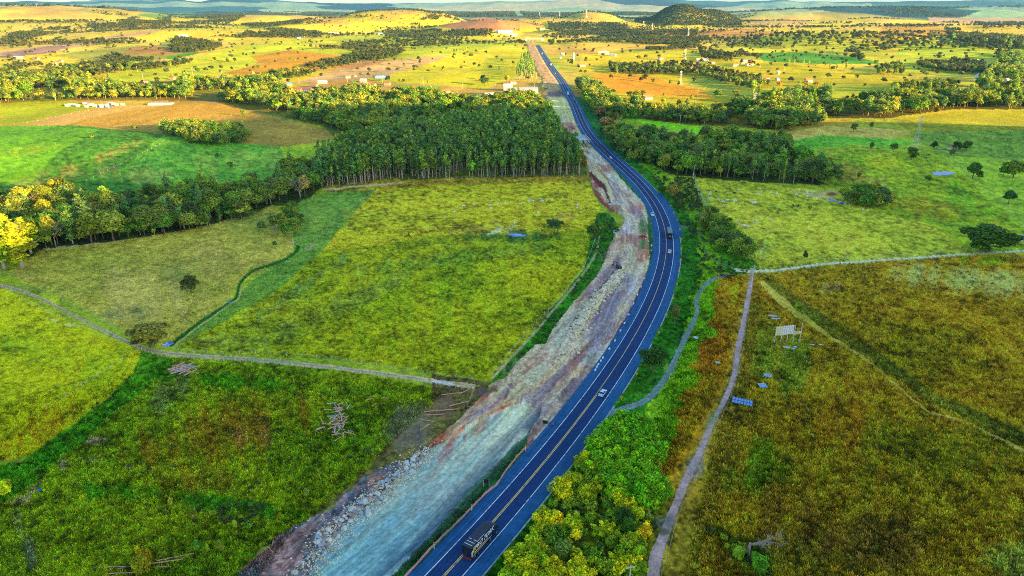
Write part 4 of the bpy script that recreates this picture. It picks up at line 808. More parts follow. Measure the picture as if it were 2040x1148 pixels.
# ------------------------------------------------------------ trees one can point to
def iso(kind, px, py, h, label, tint=None, wide=1.0, var=None, cat='tree', group=None, name=None):
    return tree(kind, px, py, h, label, group, tint, wide, var, cat, name=name, parts=True)
for i, (px, py, h, l) in enumerate([(10,538,25,'tall yellow sunlit tree cut by the left edge of the picture'), (46,536,24,'tall yellow sunlit tree leaning on a pale trunk at the pasture corner'), (28,520,25,'yellow sunlit tree at the back of the bright trio by the left edge'), (62,505,20,'golden sunlit tree nearest the dark wood at the pasture corner'), (5,505,22,'golden sunlit tree behind the yellow trio at the left edge')]):
    iso('tall_tree', px, py, h, l, (2.8, 1.7, .25), 1.9, i % 3)  # golden sunlight is put into the leaf tint
YT = (1.5, 1.2, .8)
for px, py, h, w, l, k, ti in [
 (381,583,9,1.3,'round dark bush alone on the pale left pasture',B,(1.2,.8,.9)),
 (300,690,10,1.9,'spreading brownish leafless-looking tree where the dirt track meets the stream',B,(.85,.7,1.0)),
 (434,316,5,1.1,'upper of the two small round trees on the green left hill',B,None), (459,336,6,1.0,'lower of the two small round trees on the green left hill',B,(.7,.8,.9)),
 (184,277,6,.9,'small tree alone on the bright green left field',B,None), (269,262,8,.9,'dark tree standing in the orange field left of the oval grove',B,(1,.8,.8)),
 (485,232,8,.9,'tree alone near the right end of the orange field',B,None), (688,285,9,.9,'pale yellow-flowering tree at the corner of the eucalyptus plantation',B,(4,3,2.5)),
 (1300,745,11,1.15,'dark round-crowned tree leaning over the right verge of the highway',B,(.22,.42,.6)), (1343,648,10,.8,'thin sparse tree on the right verge above the round-crowned one',B,(.9,.8,1)),
 (1340,394,10,1.3,'brownish flowering tree beside the bright reeds right of the bend',B,(2.4,1.3,1)), (1318,388,7,1.1,'dark tree next to the brownish one at the right of the bend',B,(.6,.7,.8)),
 (1965,502,15,2.3,'broad umbrella-shaped dark tree by the farm track at the right',B,(.55,.65,.6)),
 (1815,318,11,1.2,'dark round tree in front of the lattice tower base',B,(.6,.65,.8)), (1735,300,8,1.0,'dark tree left of the lattice tower on the right hill',B,(.6,.7,.9)), (1780,302,8,1.1,'wide dark tree just left of the lattice tower',B,(.7,.6,.8)),
 (1700,262,9,1.0,'tree at the lower left of the tall belt gap on the right',B,None), (1735,258,8,1.1,'bare-looking tree at the lower right of the tall belt gap',B,(1.3,1,1)),
 (1937,356,13,1.6,'larger dark tree below the blue pond on the right slope',B,(.55,.7,.8)), (1950,358,7,1.1,'smaller tree tucked behind the dark one below the blue pond',B,None),
 (2018,354,14,1.5,'dark tree cluster member at the right edge above the fence',B,(.6,.75,.9)), (1998,352,9,1.0,'dark tree just left of the right-edge cluster',B,(.6,.75,.9)),
 (2008,407,10,1.5,'leaning dark tree on the fence line at the right',B,(.6,.75,.8)), (1895,312,7,.9,'small tree right of the yellow cottage on the hill',B,None),
 (1925,300,9,1.3,'dark tree behind the yellow cottage on the hill',B,(.5,.6,.8)), (1905,300,9,1.2,'dark tree left of the yellow cottage on the hill',B,(.5,.6,.8)), (1860,298,8,1.2,'dark tree in the row left of the cottage',B,(.6,.6,.8)),
 (1603,520,6,.6,'thin sapling on the upper side of the farm track',B,(1,.8,.7)), (1686,517,6,.8,'bare thin tree on the upper side of the farm track','bare_tree',None), (1612,420,4,.9,'small brown bush in the cattle pasture',B,(2,1,1)),
 (1710,356,5,.8,'sparse sapling on the slope above the dark clump',B,(1.2,.9,.9)), (1848,362,5,1.4,'low bush below the blue pond rim',B,(.8,.9,.9)),
 (1105,464,9,1.4,'dark spiky tree beside the blue waterhole in the central pasture',B,(.6,.8,.9)), (1180,477,9,1.2,'olive tree on the fence at the right corner of the central pasture',B,(1.1,.9,.8)), (1198,462,6,.9,'green tree between the pasture fence and the haul road',B,None),
 (548,493,4,.9,'dark bush at the stream bend below the small grove',B,(.7,.8,1)), (815,475,3.5,.6,'tiny dark sapling in the middle of the central pasture',B,(.6,.8,.7)),
 (1490,1108,13,1.3,'bare greyish branching tree in the brown field at the bottom right','bare_tree',(1,1,1)), (1470,1115,4,1.1,'yellow-green bush at the foot of the bare grey tree',B,(1.6,1.8,.8)), (1510,1140,5,1.2,'green bush right below the bare grey tree',B,(1.2,1.5,.6)),
 (8,990,5,1.5,'bright yellow flowering bush at the left edge','shrub',(2.0,1.7,.4)), (283,1148,6,.8,'tall yellowish sapling near the fallen trunks','shrub',(1.8,1,.6)), (290,1130,6,.6,'upper yellowish sapling near the fallen trunks','shrub',(1.8,1,.6)),
 (388,1036,4,.6,'thin yellowish sapling by the lush gully',B,(2.2,1.6,1)), (342,1010,3.5,.6,'sapling left of the lush gully tip',B,(1.6,1.4,.8)), (635,958,5,.5,'lone pale sapling above the scraped soil',B,(1.6,1.7,1)), (612,995,4,.5,'second pale sapling nearer the scraped soil',B,(1.3,1.5,1)),
 (415,1105,4,.6,'yellowish sapling right of the fallen trunks',B,(2,1.5,.8)), (440,1100,4,.5,'greenish sapling furthest right of the fallen trunks',B,(1.2,1.2,1)), (395,1100,4,.7,'bushy sapling right above the fallen trunks',B,(1.6,1.7,.8)), (322,1115,3.5,.6,'small brown sapling above the fallen trunks',B,(1.6,1.1,.8)),
 (470,1058,3.5,.7,'pale yellow sapling beside the lush gully',B,(2.6,2,1.6)), (120,300,.1,1,'x',B,None),
 (1700,575,.1,1,'x',B,None), (1020,470,3,1.0,'bare little bush at the waterhole','bare_tree',None), (1650,312,8,.6,'forked bare snag on the green slope left of the tower','bare_tree',(1,1,1)), (460,545,3,1.3,'bare fallen-looking bush on the left pasture','bare_tree',None),
 (260,940,3,1.0,'pale leafless shrub in the lower left grass','bare_tree',None), (226,1003,.1,1,'x',B,None),
 (755,355,8,1.0,'bare brown tree in front of the plantation trunks, left one','bare_tree',None), (895,352,9,1.1,'bare brown tree in front of the plantation trunks, middle one','bare_tree',None), (975,358,8,.8,'white leafless tree at the right front of the plantation','bare_tree',None),
 (848,352,16,1.5,'bright green bushy eucalyptus standing out of the plantation front','eucalyptus_tree',(1.8,1.9,.6)), (942,356,14,1.3,'round-topped bright green tree at the right front of the plantation','eucalyptus_tree',(1.5,1.9,.6)),
 (905,108,15,1.3,'tree at the left end of the five-tree row on the bright field','tall_tree',YT), (912,108,15,1.2,'second tree of the five-tree row on the bright field','tall_tree',YT), (918,107,14,1.2,'middle tree of the five-tree row on the bright field','tall_tree',YT), (924,105,15,1.2,'fourth tree of the five-tree row on the bright field','tall_tree',YT), (929,104,16,1.2,'right-end tree of the five-tree row on the bright field','tall_tree',YT),
 (883,145,10,1.3,'round tree alone on the bright yellow central slope',B,None), (805,134,10,1.0,'lower tree of the pair on the tan ploughed strip',B,None), (800,122,9,.9,'upper tree of the pair on the tan ploughed strip',B,None),
 (798,166,9,1.0,'small dark tree above the belt left of the bright slope',B,None), (852,168,7,.8,'tiny tree on the fence under the bright slope',B,None), (745,160,9,.8,'slim tree in front of the pale blue pond',B,None), (720,152,8,1.2,'round tree behind the farmhouses near the pond',B,None),
 (972,136,12,.9,'narrow tree at the right of the bright slope','tall_tree',None), (995,142,12,.9,'second narrow tree at the right of the bright slope','tall_tree',None), (965,170,14,1.5,'large rounded tree left of the white warehouse',B,None), (1010,165,14,1.4,'large rounded tree just behind the white warehouse',B,None),
 (587,125,9,1.3,'larger tree of the pair on the orange burnt slope',B,None), (578,121,8,1.1,'smaller tree of the pair on the orange burnt slope',B,None), (515,138,9,1.2,'tree on the left rim of the orange burnt slope',B,None),
 (140,98,12,1.0,'tall tree standing on the tan strip at far left',B,None), (458,90,10,1.3,'round tree beside the pale farm road at left',B,None), (440,130,7,1.0,'small tree on the green field under the far grove',B,None), (352,136,8,1.1,'left tree of the roadside pair on the green field',B,None), (395,145,9,1.2,'right tree of the roadside pair on the green field',B,None),
 (1301,166,9,1.1,'round tree in the ploughed strip right of the orange crop',B,None), (1335,170,10,1.0,'left tree under the pylon in the stubble field',B,None), (1352,172,9,1.0,'right tree under the pylon in the stubble field',B,None),
 (1255,196,11,1.2,'left tree of the trio by the orange-roofed farmhouse',B,(1.2,1.1,.8)), (1268,196,12,1.2,'middle tree of the trio by the orange-roofed farmhouse',B,(1.2,1.1,.8)), (1280,194,11,1.2,'right tree of the trio by the orange-roofed farmhouse',B,None),
 (1321,208,9,1.1,'round tree in the meadow below the orange crop',B,None), (1378,200,9,1.0,'tree at the right end of the orange crop edge',B,None), (1322,194,7,1.0,'small tree on the lower fence of the orange crop',B,None),
 (1500,186,20,1.4,'very tall sunlit tree at the right of the stubble field','tall_tree',(1.4,1.3,.7)), (1512,190,15,1.2,'tall tree right beside the very tall one','tall_tree',(1.2,1.2,.7)), (1430,195,12,1.3,'rounded tree left of the shaded stubble corner',B,None), (1465,195,12,1.2,'rounded tree right of the shaded stubble corner',B,None),
 (1605,172,10,1.5,'orange-leaved tree beside the white farmhouse at right',B,(3.2,1.4,.5)), (1625,174,10,1.5,'orange-leaved bushy tree right of the white farmhouse',B,(3,1.6,.5)), (1552,176,11,1.1,'pinkish tree left of the white farmhouse',B,(2.6,1.2,.7)), (1850,256,.1,1,'x',B,None),
 (1866,228,9,1.2,'orange-tinted tree at the belt edge, left one',B,(2,1.1,.6)), (1926,234,9,1.2,'leafless spreading tree at the edge of the lit meadow','bare_tree',None), (1349,45,14,1.2,'bright pink flowering tree at the foot of the wooded hill',B,(14,1.2,9)),
 (1163,20,22,1.4,'dark tree crowning the bare cone-shaped hill',B,None), (1172,20,20,1.2,'second dark tree crowning the bare cone-shaped hill',B,None), (790,17,18,1.5,'left tree on the crest of the broad grassy hill',B,None), (805,16,20,1.6,'right tree on the crest of the broad grassy hill',B,None),
 (1660,100,9,1.2,'dark tree alone on the bright right-hand hill',B,None), (1580,118,10,1.1,'tree in the green hollow under the right-hand hill',B,None), (700,34,16,1.3,'dark tree on the slope of the broad grassy hill',B,None), (520,45,16,1.4,'dark tree alone on the distant left slope',B,None), (1478,52,20,1.5,'dark tree on the saddle right of the wooded hill',B,None),
 (1492,48,20,1.5,'right-hand neighbour of the dark saddle tree',B,None), (1390,60,16,1.5,'tree on the orange slope under the wooded hill',B,None)]:
    if l != "x": iso(k, px, py, h, l, ti, w)
for px, py, h, l, k, w, ti in [(1196,236,15,'pinkish-brown tree leaning toward the highway above the bend','broadleaf_tree',1.2,(1.6,.8,2.4)),(1206,262,16,'larger pinkish-brown tree beside the highway above the bend','broadleaf_tree',1.3,(1.5,.8,2.2)),(1222,246,13,'tan tree at the back of the pinkish-brown pair','broadleaf_tree',1.2,(2,1,1.5)),
 (1262,300,13,'yellow-green tree at the left end of the shaded right wood','broadleaf_tree',1.3,(1.6,1.3,.6)),(1290,316,12,'second yellow-green tree in the shaded right wood','broadleaf_tree',1.2,(1.5,1.3,.6)),(1232,290,11,'golden-green tree nearest the white marker by the road','broadleaf_tree',1.3,(1.8,1.3,.6)),(1310,236,12,'brownish tree below the small brick hut','broadleaf_tree',1.2,(1.8,.9,1.2)),
 (112,452,15,'pale leafless tree in the dark left wood, leftmost','bare_tree',1.3,None),(130,448,16,'pale leafless tree in the dark left wood, second from left','bare_tree',1.2,None),(150,452,15,'pale leafless tree in the dark left wood, third from left','bare_tree',1.3,None),(168,442,17,'pale leafless tree in the dark left wood, rightmost','bare_tree',1.2,None),
 (608,392,16,'pale pinkish tree at the right end of the dark left wood','broadleaf_tree',1.0,(2.4,1.3,3)),(540,408,11,'greyish leafless tree where the left wood meets the stream','bare_tree',1.3,None),(324,464,14,'broad olive tree standing at the front of the dark left wood','broadleaf_tree',1.3,(1.3,1.1,.8)),(545,470,9,'greyish tree in the small grove by the stream','bare_tree',1.3,None),
 (712,288,9,'pinkish bush-like tree at the plantation corner','broadleaf_tree',1.3,(2.2,1.1,2.6)),(860,262,14,'rusty brown tree behind the plantation front','broadleaf_tree',1.2,(1.8,.8,1.4)),(1150,340,9,'yellowish bushy tree at the right end of the plantation','broadleaf_tree',1.5,(1.7,1.1,.6)),(1160,330,9,'rusty bushy tree at the plantation end by the gravel','broadleaf_tree',1.3,(1.8,.9,.6))]: iso(k, px, py, h, l, ti, w)
for i in range(9): iso('tall_tree', 1570 + i * 14 + random.uniform(-4, 4), 128 + i * 1.6 + random.uniform(-2, 2), random.uniform(11, 15), 'tree in the open row under the right-hand green hill', YT, 1.0, group='open row under the right-hand hill')
# bushes of the verge and gully
SHT = lambda X, Y: None
def bushes(polys, sp, hr, label, group, tint=None, wide=(.9, 1.3), excl=None, rdmin=9.5, clump=None):
    return wood([('shrub', 1)], polys, sp, hr, label, group, tint=tint, wide=wide, excl=excl, cat='bush', rdmin=rdmin, clump=clump)
pathx = [(1310,1040),(1345,1040),(1330,1148),(1280,1200),(1285,1060)]
n = []
n.append(bushes([[(1195,885),(1238,852),(1272,845),(1300,870),(1318,940),(1330,985),(1300,1015),(1250,1010),(1215,1000),(1190,960),(1180,910)]], 1.9, (2.2,7.0), 'lush green bush of the thicket', 'lush green thicket', (.9,1.35,.3), excl=[pathx]))
n.append(bushes([[(1150,925),(1185,870),(1195,960),(1250,1010),(1300,1020),(1285,1060),(1280,1148),(1270,1300),(960,1400),(1010,1148),(1060,1060),(1100,1000)]], 1.9, (1.6,5.6), 'yellow-green bush of the thicket', 'yellow-green thicket', (2.3,1.6,.35), excl=[pathx]))
n.append(bushes([[(1375,470),(1400,500),(1440,520),(1500,540),(1470,560),(1400,545),(1380,600),(1355,640),(1335,680),(1310,740),(1280,790),(1262,790),(1300,700),(1325,620),(1345,560)]], 3.6, (1.2,2.6), 'green bush on the verge', 'verge bushes inside the bend', (.8,1.1,.5), rdmin=15))
n.append(bushes([[(1190,428),(1210,428),(1228,445),(1232,468),(1218,482),(1200,480),(1196,520),(1170,560),(1150,590),(1180,470)], [(1200,478),(1218,490),(1195,520),(1170,560),(1135,610),(1100,665),(1060,700),(1010,745),(985,760),(1040,700),(1095,640),(1140,580),(1170,530)]], 3.4, (1.0,2.2), 'green bush of the hedge', 'hedge along the haul road', (.5,.95,.6), rdmin=24))
n.append(bushes([[(1340,355),(1380,360),(1395,400),(1398,420),(1375,425),(1352,420),(1340,395)]], 3.2, (1.6,3), 'bright yellow-green reed clump', 'bright reeds right of the bend', (1.4,1.3,.4), rdmin=12))
n.append(bushes([[(1310,330),(1345,380),(1352,440),(1400,450),(1420,480),(1400,500),(1370,470),(1340,430),(1300,360)]], 5, (1.5,3.5), 'dark bush on the verge', 'dark verge bushes', (.5,.75,.8), rdmin=12))
n.append(bushes([[(460,1010),(520,1000),(545,1030),(500,1055),(430,1045),(400,1030)]], 2.2, (1.2,2.4), 'dark bush in the gully', 'gully bushes', (.35,.8,.5), rdmin=20))
n.append(bushes([[(1400,1050),(1440,1060),(1500,1110),(1540,1148),(1480,1148),(1440,1100)]], 2.4, (1,2), 'green bush in the hollow', 'hollow bushes', (.5,1.0,.5)))
n.append(bushes([[(1175,500),(1120,590),(1060,660),(1065,664),(1128,594),(1182,502)]], 9, (.8,1.6), 'low bush on the field margin', 'margin bushes', (.7,.9,.5), rdmin=26))
n.append(bushes([[(265,745),(285,705),(330,720),(300,760),(230,830),(140,890),(30,990),(0,990),(0,960),(100,880),(200,800)]], 3.4, (.7,1.4), 'low leafy lush-strip bush', 'lush strip bushes', (.5,1.0,.4), clump=(9,.5)))
n.append(bushes([[(345,725),(860,785),(790,870),(640,1010),(450,1060),(440,1148),(20,1148),(120,930),(280,800)]], 6.5, (.6,1.3), 'scrubby bush of the left grassland', 'scrub in the lower left grassland', (.9,.95,.5)))
n.append(bushes([[(1520,545),(2040,515),(2040,1148),(1400,1148),(1430,900),(1480,700)]], 8, (.6,1.2), 'brownish bush of the right field', 'scrub in the rough right field', (.8,.85,.5)))
wood([(B, 1)], [[(1195,860),(1275,830),(1318,940),(1330,985),(1280,1060),(1280,1148),(1040,1148),(1120,1000),(1180,920)]], 13, (4.5,7.5), 'small tree above the thicket', 'small trees of the thicket', tint=(.6,.75,.5), excl=[pathx], rdmin=15)
print('bushes', n)
# ------------------------------------------------------------ grass tufts of the near fields
def tufts(name, label, polys, N, h, seed, tintc=(1, 1, 1), excl_r=8.2, rmax=420):
    g = np.random.default_rng(seed)
    ok = in_any(PX, PY, polys) & (GR < rmax) & (np.abs(RD) > excl_r) & (GM > .5)
    for k in ('dirt_track', 'gravel_path', 'curved_track', 'gravel_roadbed', 'bare_earth', 'pond', 'farm_track', 'stream', 'side_track'): ok &= ~SH[k]
    i = np.nonzero(ok)[0]
    dr = np.gradient(rows)[(i // NA)]; area = dr * GR[i] * .0013; keep = g.choice(i, min(N, len(i)), p=area / area.sum(), replace=False)
    n = len(keep); B_ = 4; k = np.repeat(keep, B_); m = len(k)
    cx = np.repeat(GX[keep] + g.uniform(-.25, .25, n), B_); cy = np.repeat(GY[keep] + g.uniform(-.2, .2, n), B_); cz = GZ[k] - .05
    hh = np.repeat(h * g.uniform(.5, 1.3, n), B_) * g.uniform(.7, 1.1, m); a = g.uniform(0, 6.28, m); w = hh * g.uniform(.16, .32, m); ln = hh * g.uniform(.15, .65, m)
    ux, uy = np.cos(a), np.sin(a); bx = cx + ux * .08; by = cy + uy * .08
    V = np.stack([np.stack([bx - uy * w * .5, by + ux * w * .5, cz], 1), np.stack([bx + uy * w * .5, by - ux * w * .5, cz], 1),
                  np.stack([cx + ux * ln + uy * w * .45, cy + uy * ln - ux * w * .45, cz + hh * .8], 1), np.stack([cx + ux * ln * 1.3 - uy * w * .3, cy + uy * ln * 1.3 + ux * w * .3, cz + hh], 1)], 1).reshape(-1, 3)
    tone = np.repeat(g.uniform(.5, 1.8, n), B_); yel = np.repeat(g.uniform(.55, 1.25, n), B_)
    C = GC[k] * np.array(tintc) * tone[:, None]; C[:, 0] *= yel
    C = np.clip(np.repeat(C, 4, 0), .003, .8)
    o = sheet(name, V, np.arange(len(V)).reshape(-1, 4), C, M_TUFT, False); o['kind'] = 'stuff'; tag(o, label, 'grass'); return o
M_TUFT, t, b = mat('grass_blades'); a = nn(t, 'ShaderNodeAttribute', attribute_name='col'); t.links.new(a.outputs['Color'], b.inputs['Base Color']); b.inputs['Roughness'].default_value = .9; b.inputs['Specular IOR Level'].default_value = .1
tufts('meadow_grass', 'knee-high green grass of the central and left pastures', [[(0,380),(1200,350),(1200,500),(940,775),(860,800),(0,1148),(-600,1300),(-600,380)]], 180000, .40, 1)
tufts('rough_grass', 'tall tussocky grass of the lower left grassland', [[(345,714),(880,776),(862,802),(705,960),(600,1045),(440,1250),(-600,1500),(-600,940),(262,745)]], 125000, .62, 2)
tufts('fallow_grass', 'tall brown and green tussock grass of the right hand field', [[(1500,530),(2700,470),(2700,1700),(1240,1700)], [(1385,545),(1485,548),(1440,760),(1300,1010),(1262,960),(1330,762)]], 260000, .75, 3)
tufts('verge_grass', 'green grass along the highway verges and hedge', [[(1178,470),(1220,480),(1080,700),(975,760)], [(1330,400),(1520,530),(1400,600),(1000,1160),(950,1160),(1345,560)], [(780,1148),(1090,830),(1110,860),(840,1160)]], 45000, .4, 4)
# ------------------------------------------------------------ vehicles
P_ = lambda n, c, r=.35, m=0: simple(n, c, r, m)
M_TYRE = P_('tyre_rubber', (.02,.02,.022), .8); M_RIM = P_('rim_metal', (.5,.5,.5), .35, .8); M_GLASS = P_('dark_glass', (.01,.02,.05), .08); M_RED = P_('red_lens', (.6,.02,.02), .3); M_LAMP = P_('lamp_lens', (.8,.8,.75), .2)
M_WH = P_('white_body', (.8,.8,.82), .3); M_SIL = P_('silver_body', (.50,.66,.78), .28, .15); M_BLK = P_('black_body', (.010,.016,.035), .35); M_GREY = P_('grey_tarp', (.16,.24,.29), .7); M_CHAS = P_('chassis', (.03,.03,.035), .6)
M_ORG = P_('orange_paint', (.8,.22,.03), .5); M_YP = P_('yellow_paint_body', (.85,.55,.03), .45); M_BLU = P_('blue_body', (.05,.35,.7), .35); M_RDB = P_('red_body', (.6,.03,.02), .35)
def wheel(parent, x, y, r, w):
    mb = MB(); s = 1 if x > 0 else -1; mb.tube([(x - w / 2, y, r), (x + w / 2, y, r)], r, 14); ty = mb.obj('wheel', M_TYRE, parent)
    mb = MB(); mb.tube([(x + s * w * .42, y, r), (x + s * (w / 2 + .015), y, r)], r * .6, 10); mb.obj('rim', M_RIM, ty)
def on_road(px, py, off):
    """a place on the carriageway at a distance from its middle, and the heading there"""
    g = ray(px, py)[0]; y = float(g[1]); sl = float(np.interp(y, RYS, RSL)); n = math.sqrt(1 + sl * sl)
    y0 = y
    return (float(road_x(y0)) + off / n, y0 - off * sl / n, .125), -math.atan2(sl, 1)
def prism(mb, prof, x0, x1, m=0, top=0.0, zt=None):
    """side outline (y,z) pushed across x; points above zt lean inwards"""
    k = len(mb.v); n = len(prof)
    for x, s in ((x0, 1), (x1, -1)):
        for y, z in prof: mb.v.append((x + (s * top if zt and z > zt else 0), y, z))
    mb.f.append(tuple(range(k, k + n))); mb.m.append(m); mb.f.append(tuple(range(k + n, k + 2 * n))[::-1]); mb.m.append(m)
    for i in range(n): j = (i + 1) % n; mb.f.append((k + i, k + n + i, k + n + j, k + j)); mb.m.append(m)
def bev(o, w=.06, s=2):
    md = o.modifiers.new('edge', 'BEVEL'); md.width = w; md.segments = s; md.limit_method = 'ANGLE'; return o
def car(px, py, off, paint_m, label, flip=False, pos=None, rz=None, hatch=False):
    p, a = on_road(px, py, off) if pos is None else (pos, rz)
    c = empty('car', p, a + (math.pi if flip else 0)); tag(c, label, 'car')
    b = MB(); prism(b, [(-2.15,.35),(-2.2,.75),(-2.1,1.0),(-1.55,1.03),(.95,1.0),(2.0,.8),(2.2,.6),(2.15,.32)], -.88, .88); bev(b.obj('body', paint_m, c), .1, 3)
    b = MB(); q = -1.95 if hatch else -1.55; prism(b, [(q,1.02),(-1.05,1.42),(.15,1.45),(1.0,.99)], -.78, .78, top=.14, zt=1.2); g = b.obj('window', M_GLASS, c)
    b = MB(); prism(b, [(-1.1,1.41),(-.95,1.485),(.1,1.50),(.28,1.43)], -.655, .655); bev(b.obj('roof', paint_m, c), .03, 2)
    for x in (-.84, .84):
        for y in (-1.38, 1.38): wheel(c, x, y, .32, .2)
        b = MB(); b.box(x * .78 - .17, x * .78 + .17, -2.22, -2.1, .72, .9); b.obj('tail_light', M_RED, c)
        b = MB(); b.box(x * .76 - .18, x * .76 + .18, 2.02, 2.2, .6, .74); b.obj('headlight', M_LAMP, c)
        b = MB(); b.box(x * 1.06 - .09, x * 1.06 + .09, .62, .76, .98, 1.12); b.obj('mirror', paint_m, c)
    b = MB(); b.box(-.9, .9, -2.26, -2.14, .36, .58); b.obj('bumper', paint_m, c)
    return c
car(1204, 784, 1.75, M_SIL, 'silver-blue sedan driving up the right lane below the round tree')
car(1330, 503, 1.6, M_WH, 'white car following the canvas-topped truck in the bend')
car(1295, 430, -5.2, M_WH, 'white car stopped on the left shoulder beside the red earth', flip=True, hatch=True)
car(1217, 316, -1.9, M_WH, 'white car coming down the left lane above the gravel bed', flip=True, hatch=True)
car(1141, 203, 1.8, M_CHAS, 'dark car in the shade just below the overhead gantry')
car(1107, 147, -1.8, M_WH, 'small white car on the sunlit straight above the gantry', flip=True)
car(1184, 130, 0, M_BLU, 'blue car parked by the roadside sheds', pos=tuple(pt(1184, 130)), rz=1.2); car(1186, 142, 0, M_WH, 'white car parked in front of the roadside sheds', pos=tuple(pt(1186, 143)), rz=1.5)
def text_mesh(s, size, ext=.01):
    cu = bpy.data.curves.new('writing', 'FONT'); cu.body = s; cu.size = size; cu.extrude = ext; cu.offset = .012 * size; cu.shear = .35; cu.space_character = .95; cu.align_x = 'LEFT'
    o = bpy.data.objects.new('writing', cu); me = bpy.data.meshes.new_from_object(o); bpy.data.objects.remove(o); return me
def put_mesh(me, name, m, parent, M):
    me.transform(M); me.materials.clear(); me.materials.append(m); o = bpy.data.objects.new(name, me); COL.objects.link(o); o.parent = parent; return o
def lorry_cab(t, y0, m, H=2.9, W_=1.22, L=2.1):
    b = MB(); prism(b, [(y0,.75),(y0,H),(y0+L*.55,H+.05),(y0+L*.9,H-.35),(y0+L,1.7),(y0+L,.6)], -W_, W_); cb = bev(b.obj('cab', m, t), .08, 2)
    b = MB(); b.quad([(-W_*.85,y0+L*.925,H-.6),(W_*.85,y0+L*.925,H-.6),(W_*.88,y0+L+.02,1.75),(-W_*.88,y0+L+.02,1.75)][::-1]); b.obj('windscreen', M_GLASS, cb)
    for x in (-1, 1):
        b = MB(); b.box(x*(W_+.012)-.012, x*(W_+.012)+.012, y0+L*.4, y0+L*.8, 1.75, 2.35); b.obj('side_window', M_GLASS, cb)
        b = MB(); b.box(x*(W_+.22)-.1, x*(W_+.22)+.1, y0+L*.85, y0+L*.97, 1.7, 2.3); b.obj('mirror', M_CHAS, cb)
        b = MB(); b.box(x*W_*.75-.18, x*W_*.75+.18, y0+L, y0+L+.05, .75, .98); b.obj('headlight', M_LAMP, cb)
# black box lorry, lettered side
p, a = on_road(952, 1080, 1.75); tk = empty('box_lorry', p, a); tag(tk, 'black box lorry with yellow stripe and white lettering in the right lane at the bottom', 'lorry')
BL = 9.2; b = MB(); b.box(-1.3, 1.3, -6.0, BL - 6.0, 1.25, 4.1); box = bev(b.obj('cargo_box', M_BLK, tk), .05, 2)
b = MB(); b.box(-1.1, 1.1, -6.0, BL - 3.4, .85, 1.22); b.obj('chassis', M_CHAS, tk); lorry_cab(tk, BL - 5.6, M_BLK)
for y in (-4.4, -3.1): 
    for x in (-1.12, 1.12): wheel(tk, x, y, .5, .34)
for y in (2.0, 4.8): 
    for x in (-1.12, 1.12): wheel(tk, x, y, .5, .34)
for i, y in enumerate((-5.2, -4.3, -3.4)):
    b = MB(); b.box(-1.15 if i < 2 else -1.1, 1.0 if i < 2 else -.35, y, y + .13, 4.1, 4.125); b.obj('roof_strip', M_WH, box)
b = MB(); b.box(.2, 1.2, -3.4, -3.27, 4.1, 4.125); b.obj('roof_strip', M_WH, box)
b = MB(); b.box(1.2, 1.27, -3.4, -.4, 4.1, 4.125); b.obj('roof_strip', M_WH, box)
RM = Matrix(((0,0,1,0),(1,0,0,0),(0,1,0,0),(0,0,0,1)))
put_mesh(text_mesh('PRO TORK', 1.75), 'lettering', M_WH, box, Matrix.Translation((1.31, -4.6, 2.45)) @ RM @ Matrix.Scale(.98, 4, (1,0,0)))
b = MB(); b.quad([(1.325,-4.9,1.75),(1.325,.9,1.75),(1.325,1.15,2.05),(1.325,-4.65,2.05)]); b.obj('yellow_stripe', M_YP, box)
b = MB(); b.quad([(1.325,-5.9,1.95),(1.325,-5.3,2.1),(1.325,-4.7,3.6),(1.325,-5.0,3.75)]); b.quad([(1.325,-5.2,2.2),(1.325,-4.85,2.3),(1.325,-4.5,3.9),(1.325,-4.75,3.95)]); b.obj('yellow_emblem', M_YP, box)
b = MB(); b.quad([(1.325,-5.95,1.6),(1.325,-5.6,1.65),(1.325,-5.15,3.3),(1.325,-5.95,2.9)]); b.obj('white_swoosh', M_WH, box)
b = MB(); b.box(1.3, 1.33, -5.8, 2.6, 1.3, 1.38); b.obj('reflective_band', M_WH, box)
b = MB(); b.box(-1.15, 1.15, -6.1, -5.98, .62, .78); b.obj('rear_bumper', M_RED, tk)
for x in (-1, 1):
    b = MB(); b.box(x - .22, x + .22, -6.14, -6.02, .9, 1.08); b.obj('tail_light', M_RED, tk)
b = MB(); b.box(-.02, .02, -6.03, -5.99, 1.35, 4.0); b.obj('door_seam', M_CHAS, box)
# canvas-topped lorry in the bend
p, a = on_road(1331, 470, 1.8); tk = empty('canvas_lorry', p, a); tag(tk, 'long lorry with grey canvas top driving round the bend', 'lorry')
b = MB(); b.box(-1.3, 1.3, -5.5, 5.0, 1.2, 3.2); bx = b.obj('cargo_body', M_BLK, tk); b = MB(); b.tube([(0,-5.4,2.75),(0,4.9,2.75)], 1.32, 10); cv = b.obj('canvas_cover', M_GREY, tk);  # body coloured black to carry the shade on its rear face
cv.scale = (1.0, 1, .75); cv.location = (0, 0, .72)
b = MB(); b.box(-1.1, 1.1, -5.6, 6.2, .8, 1.15); b.obj('chassis', M_CHAS, tk); lorry_cab(tk, 5.2, M_WH)
for y in (-4.3, -3.0, 3.4, 6.4):
    for x in (-1.12, 1.12): wheel(tk, x, y, .5, .34)
for x in (-1, 1): b = MB(); b.box(x-.22, x+.22, -5.66, -5.58, .95, 1.15); b.obj('tail_light', M_RED, tk)
b = MB(); b.box(-.3, .3, -5.56, -5.5, 1.3, 1.8); b.obj('placard', M_WH, tk)
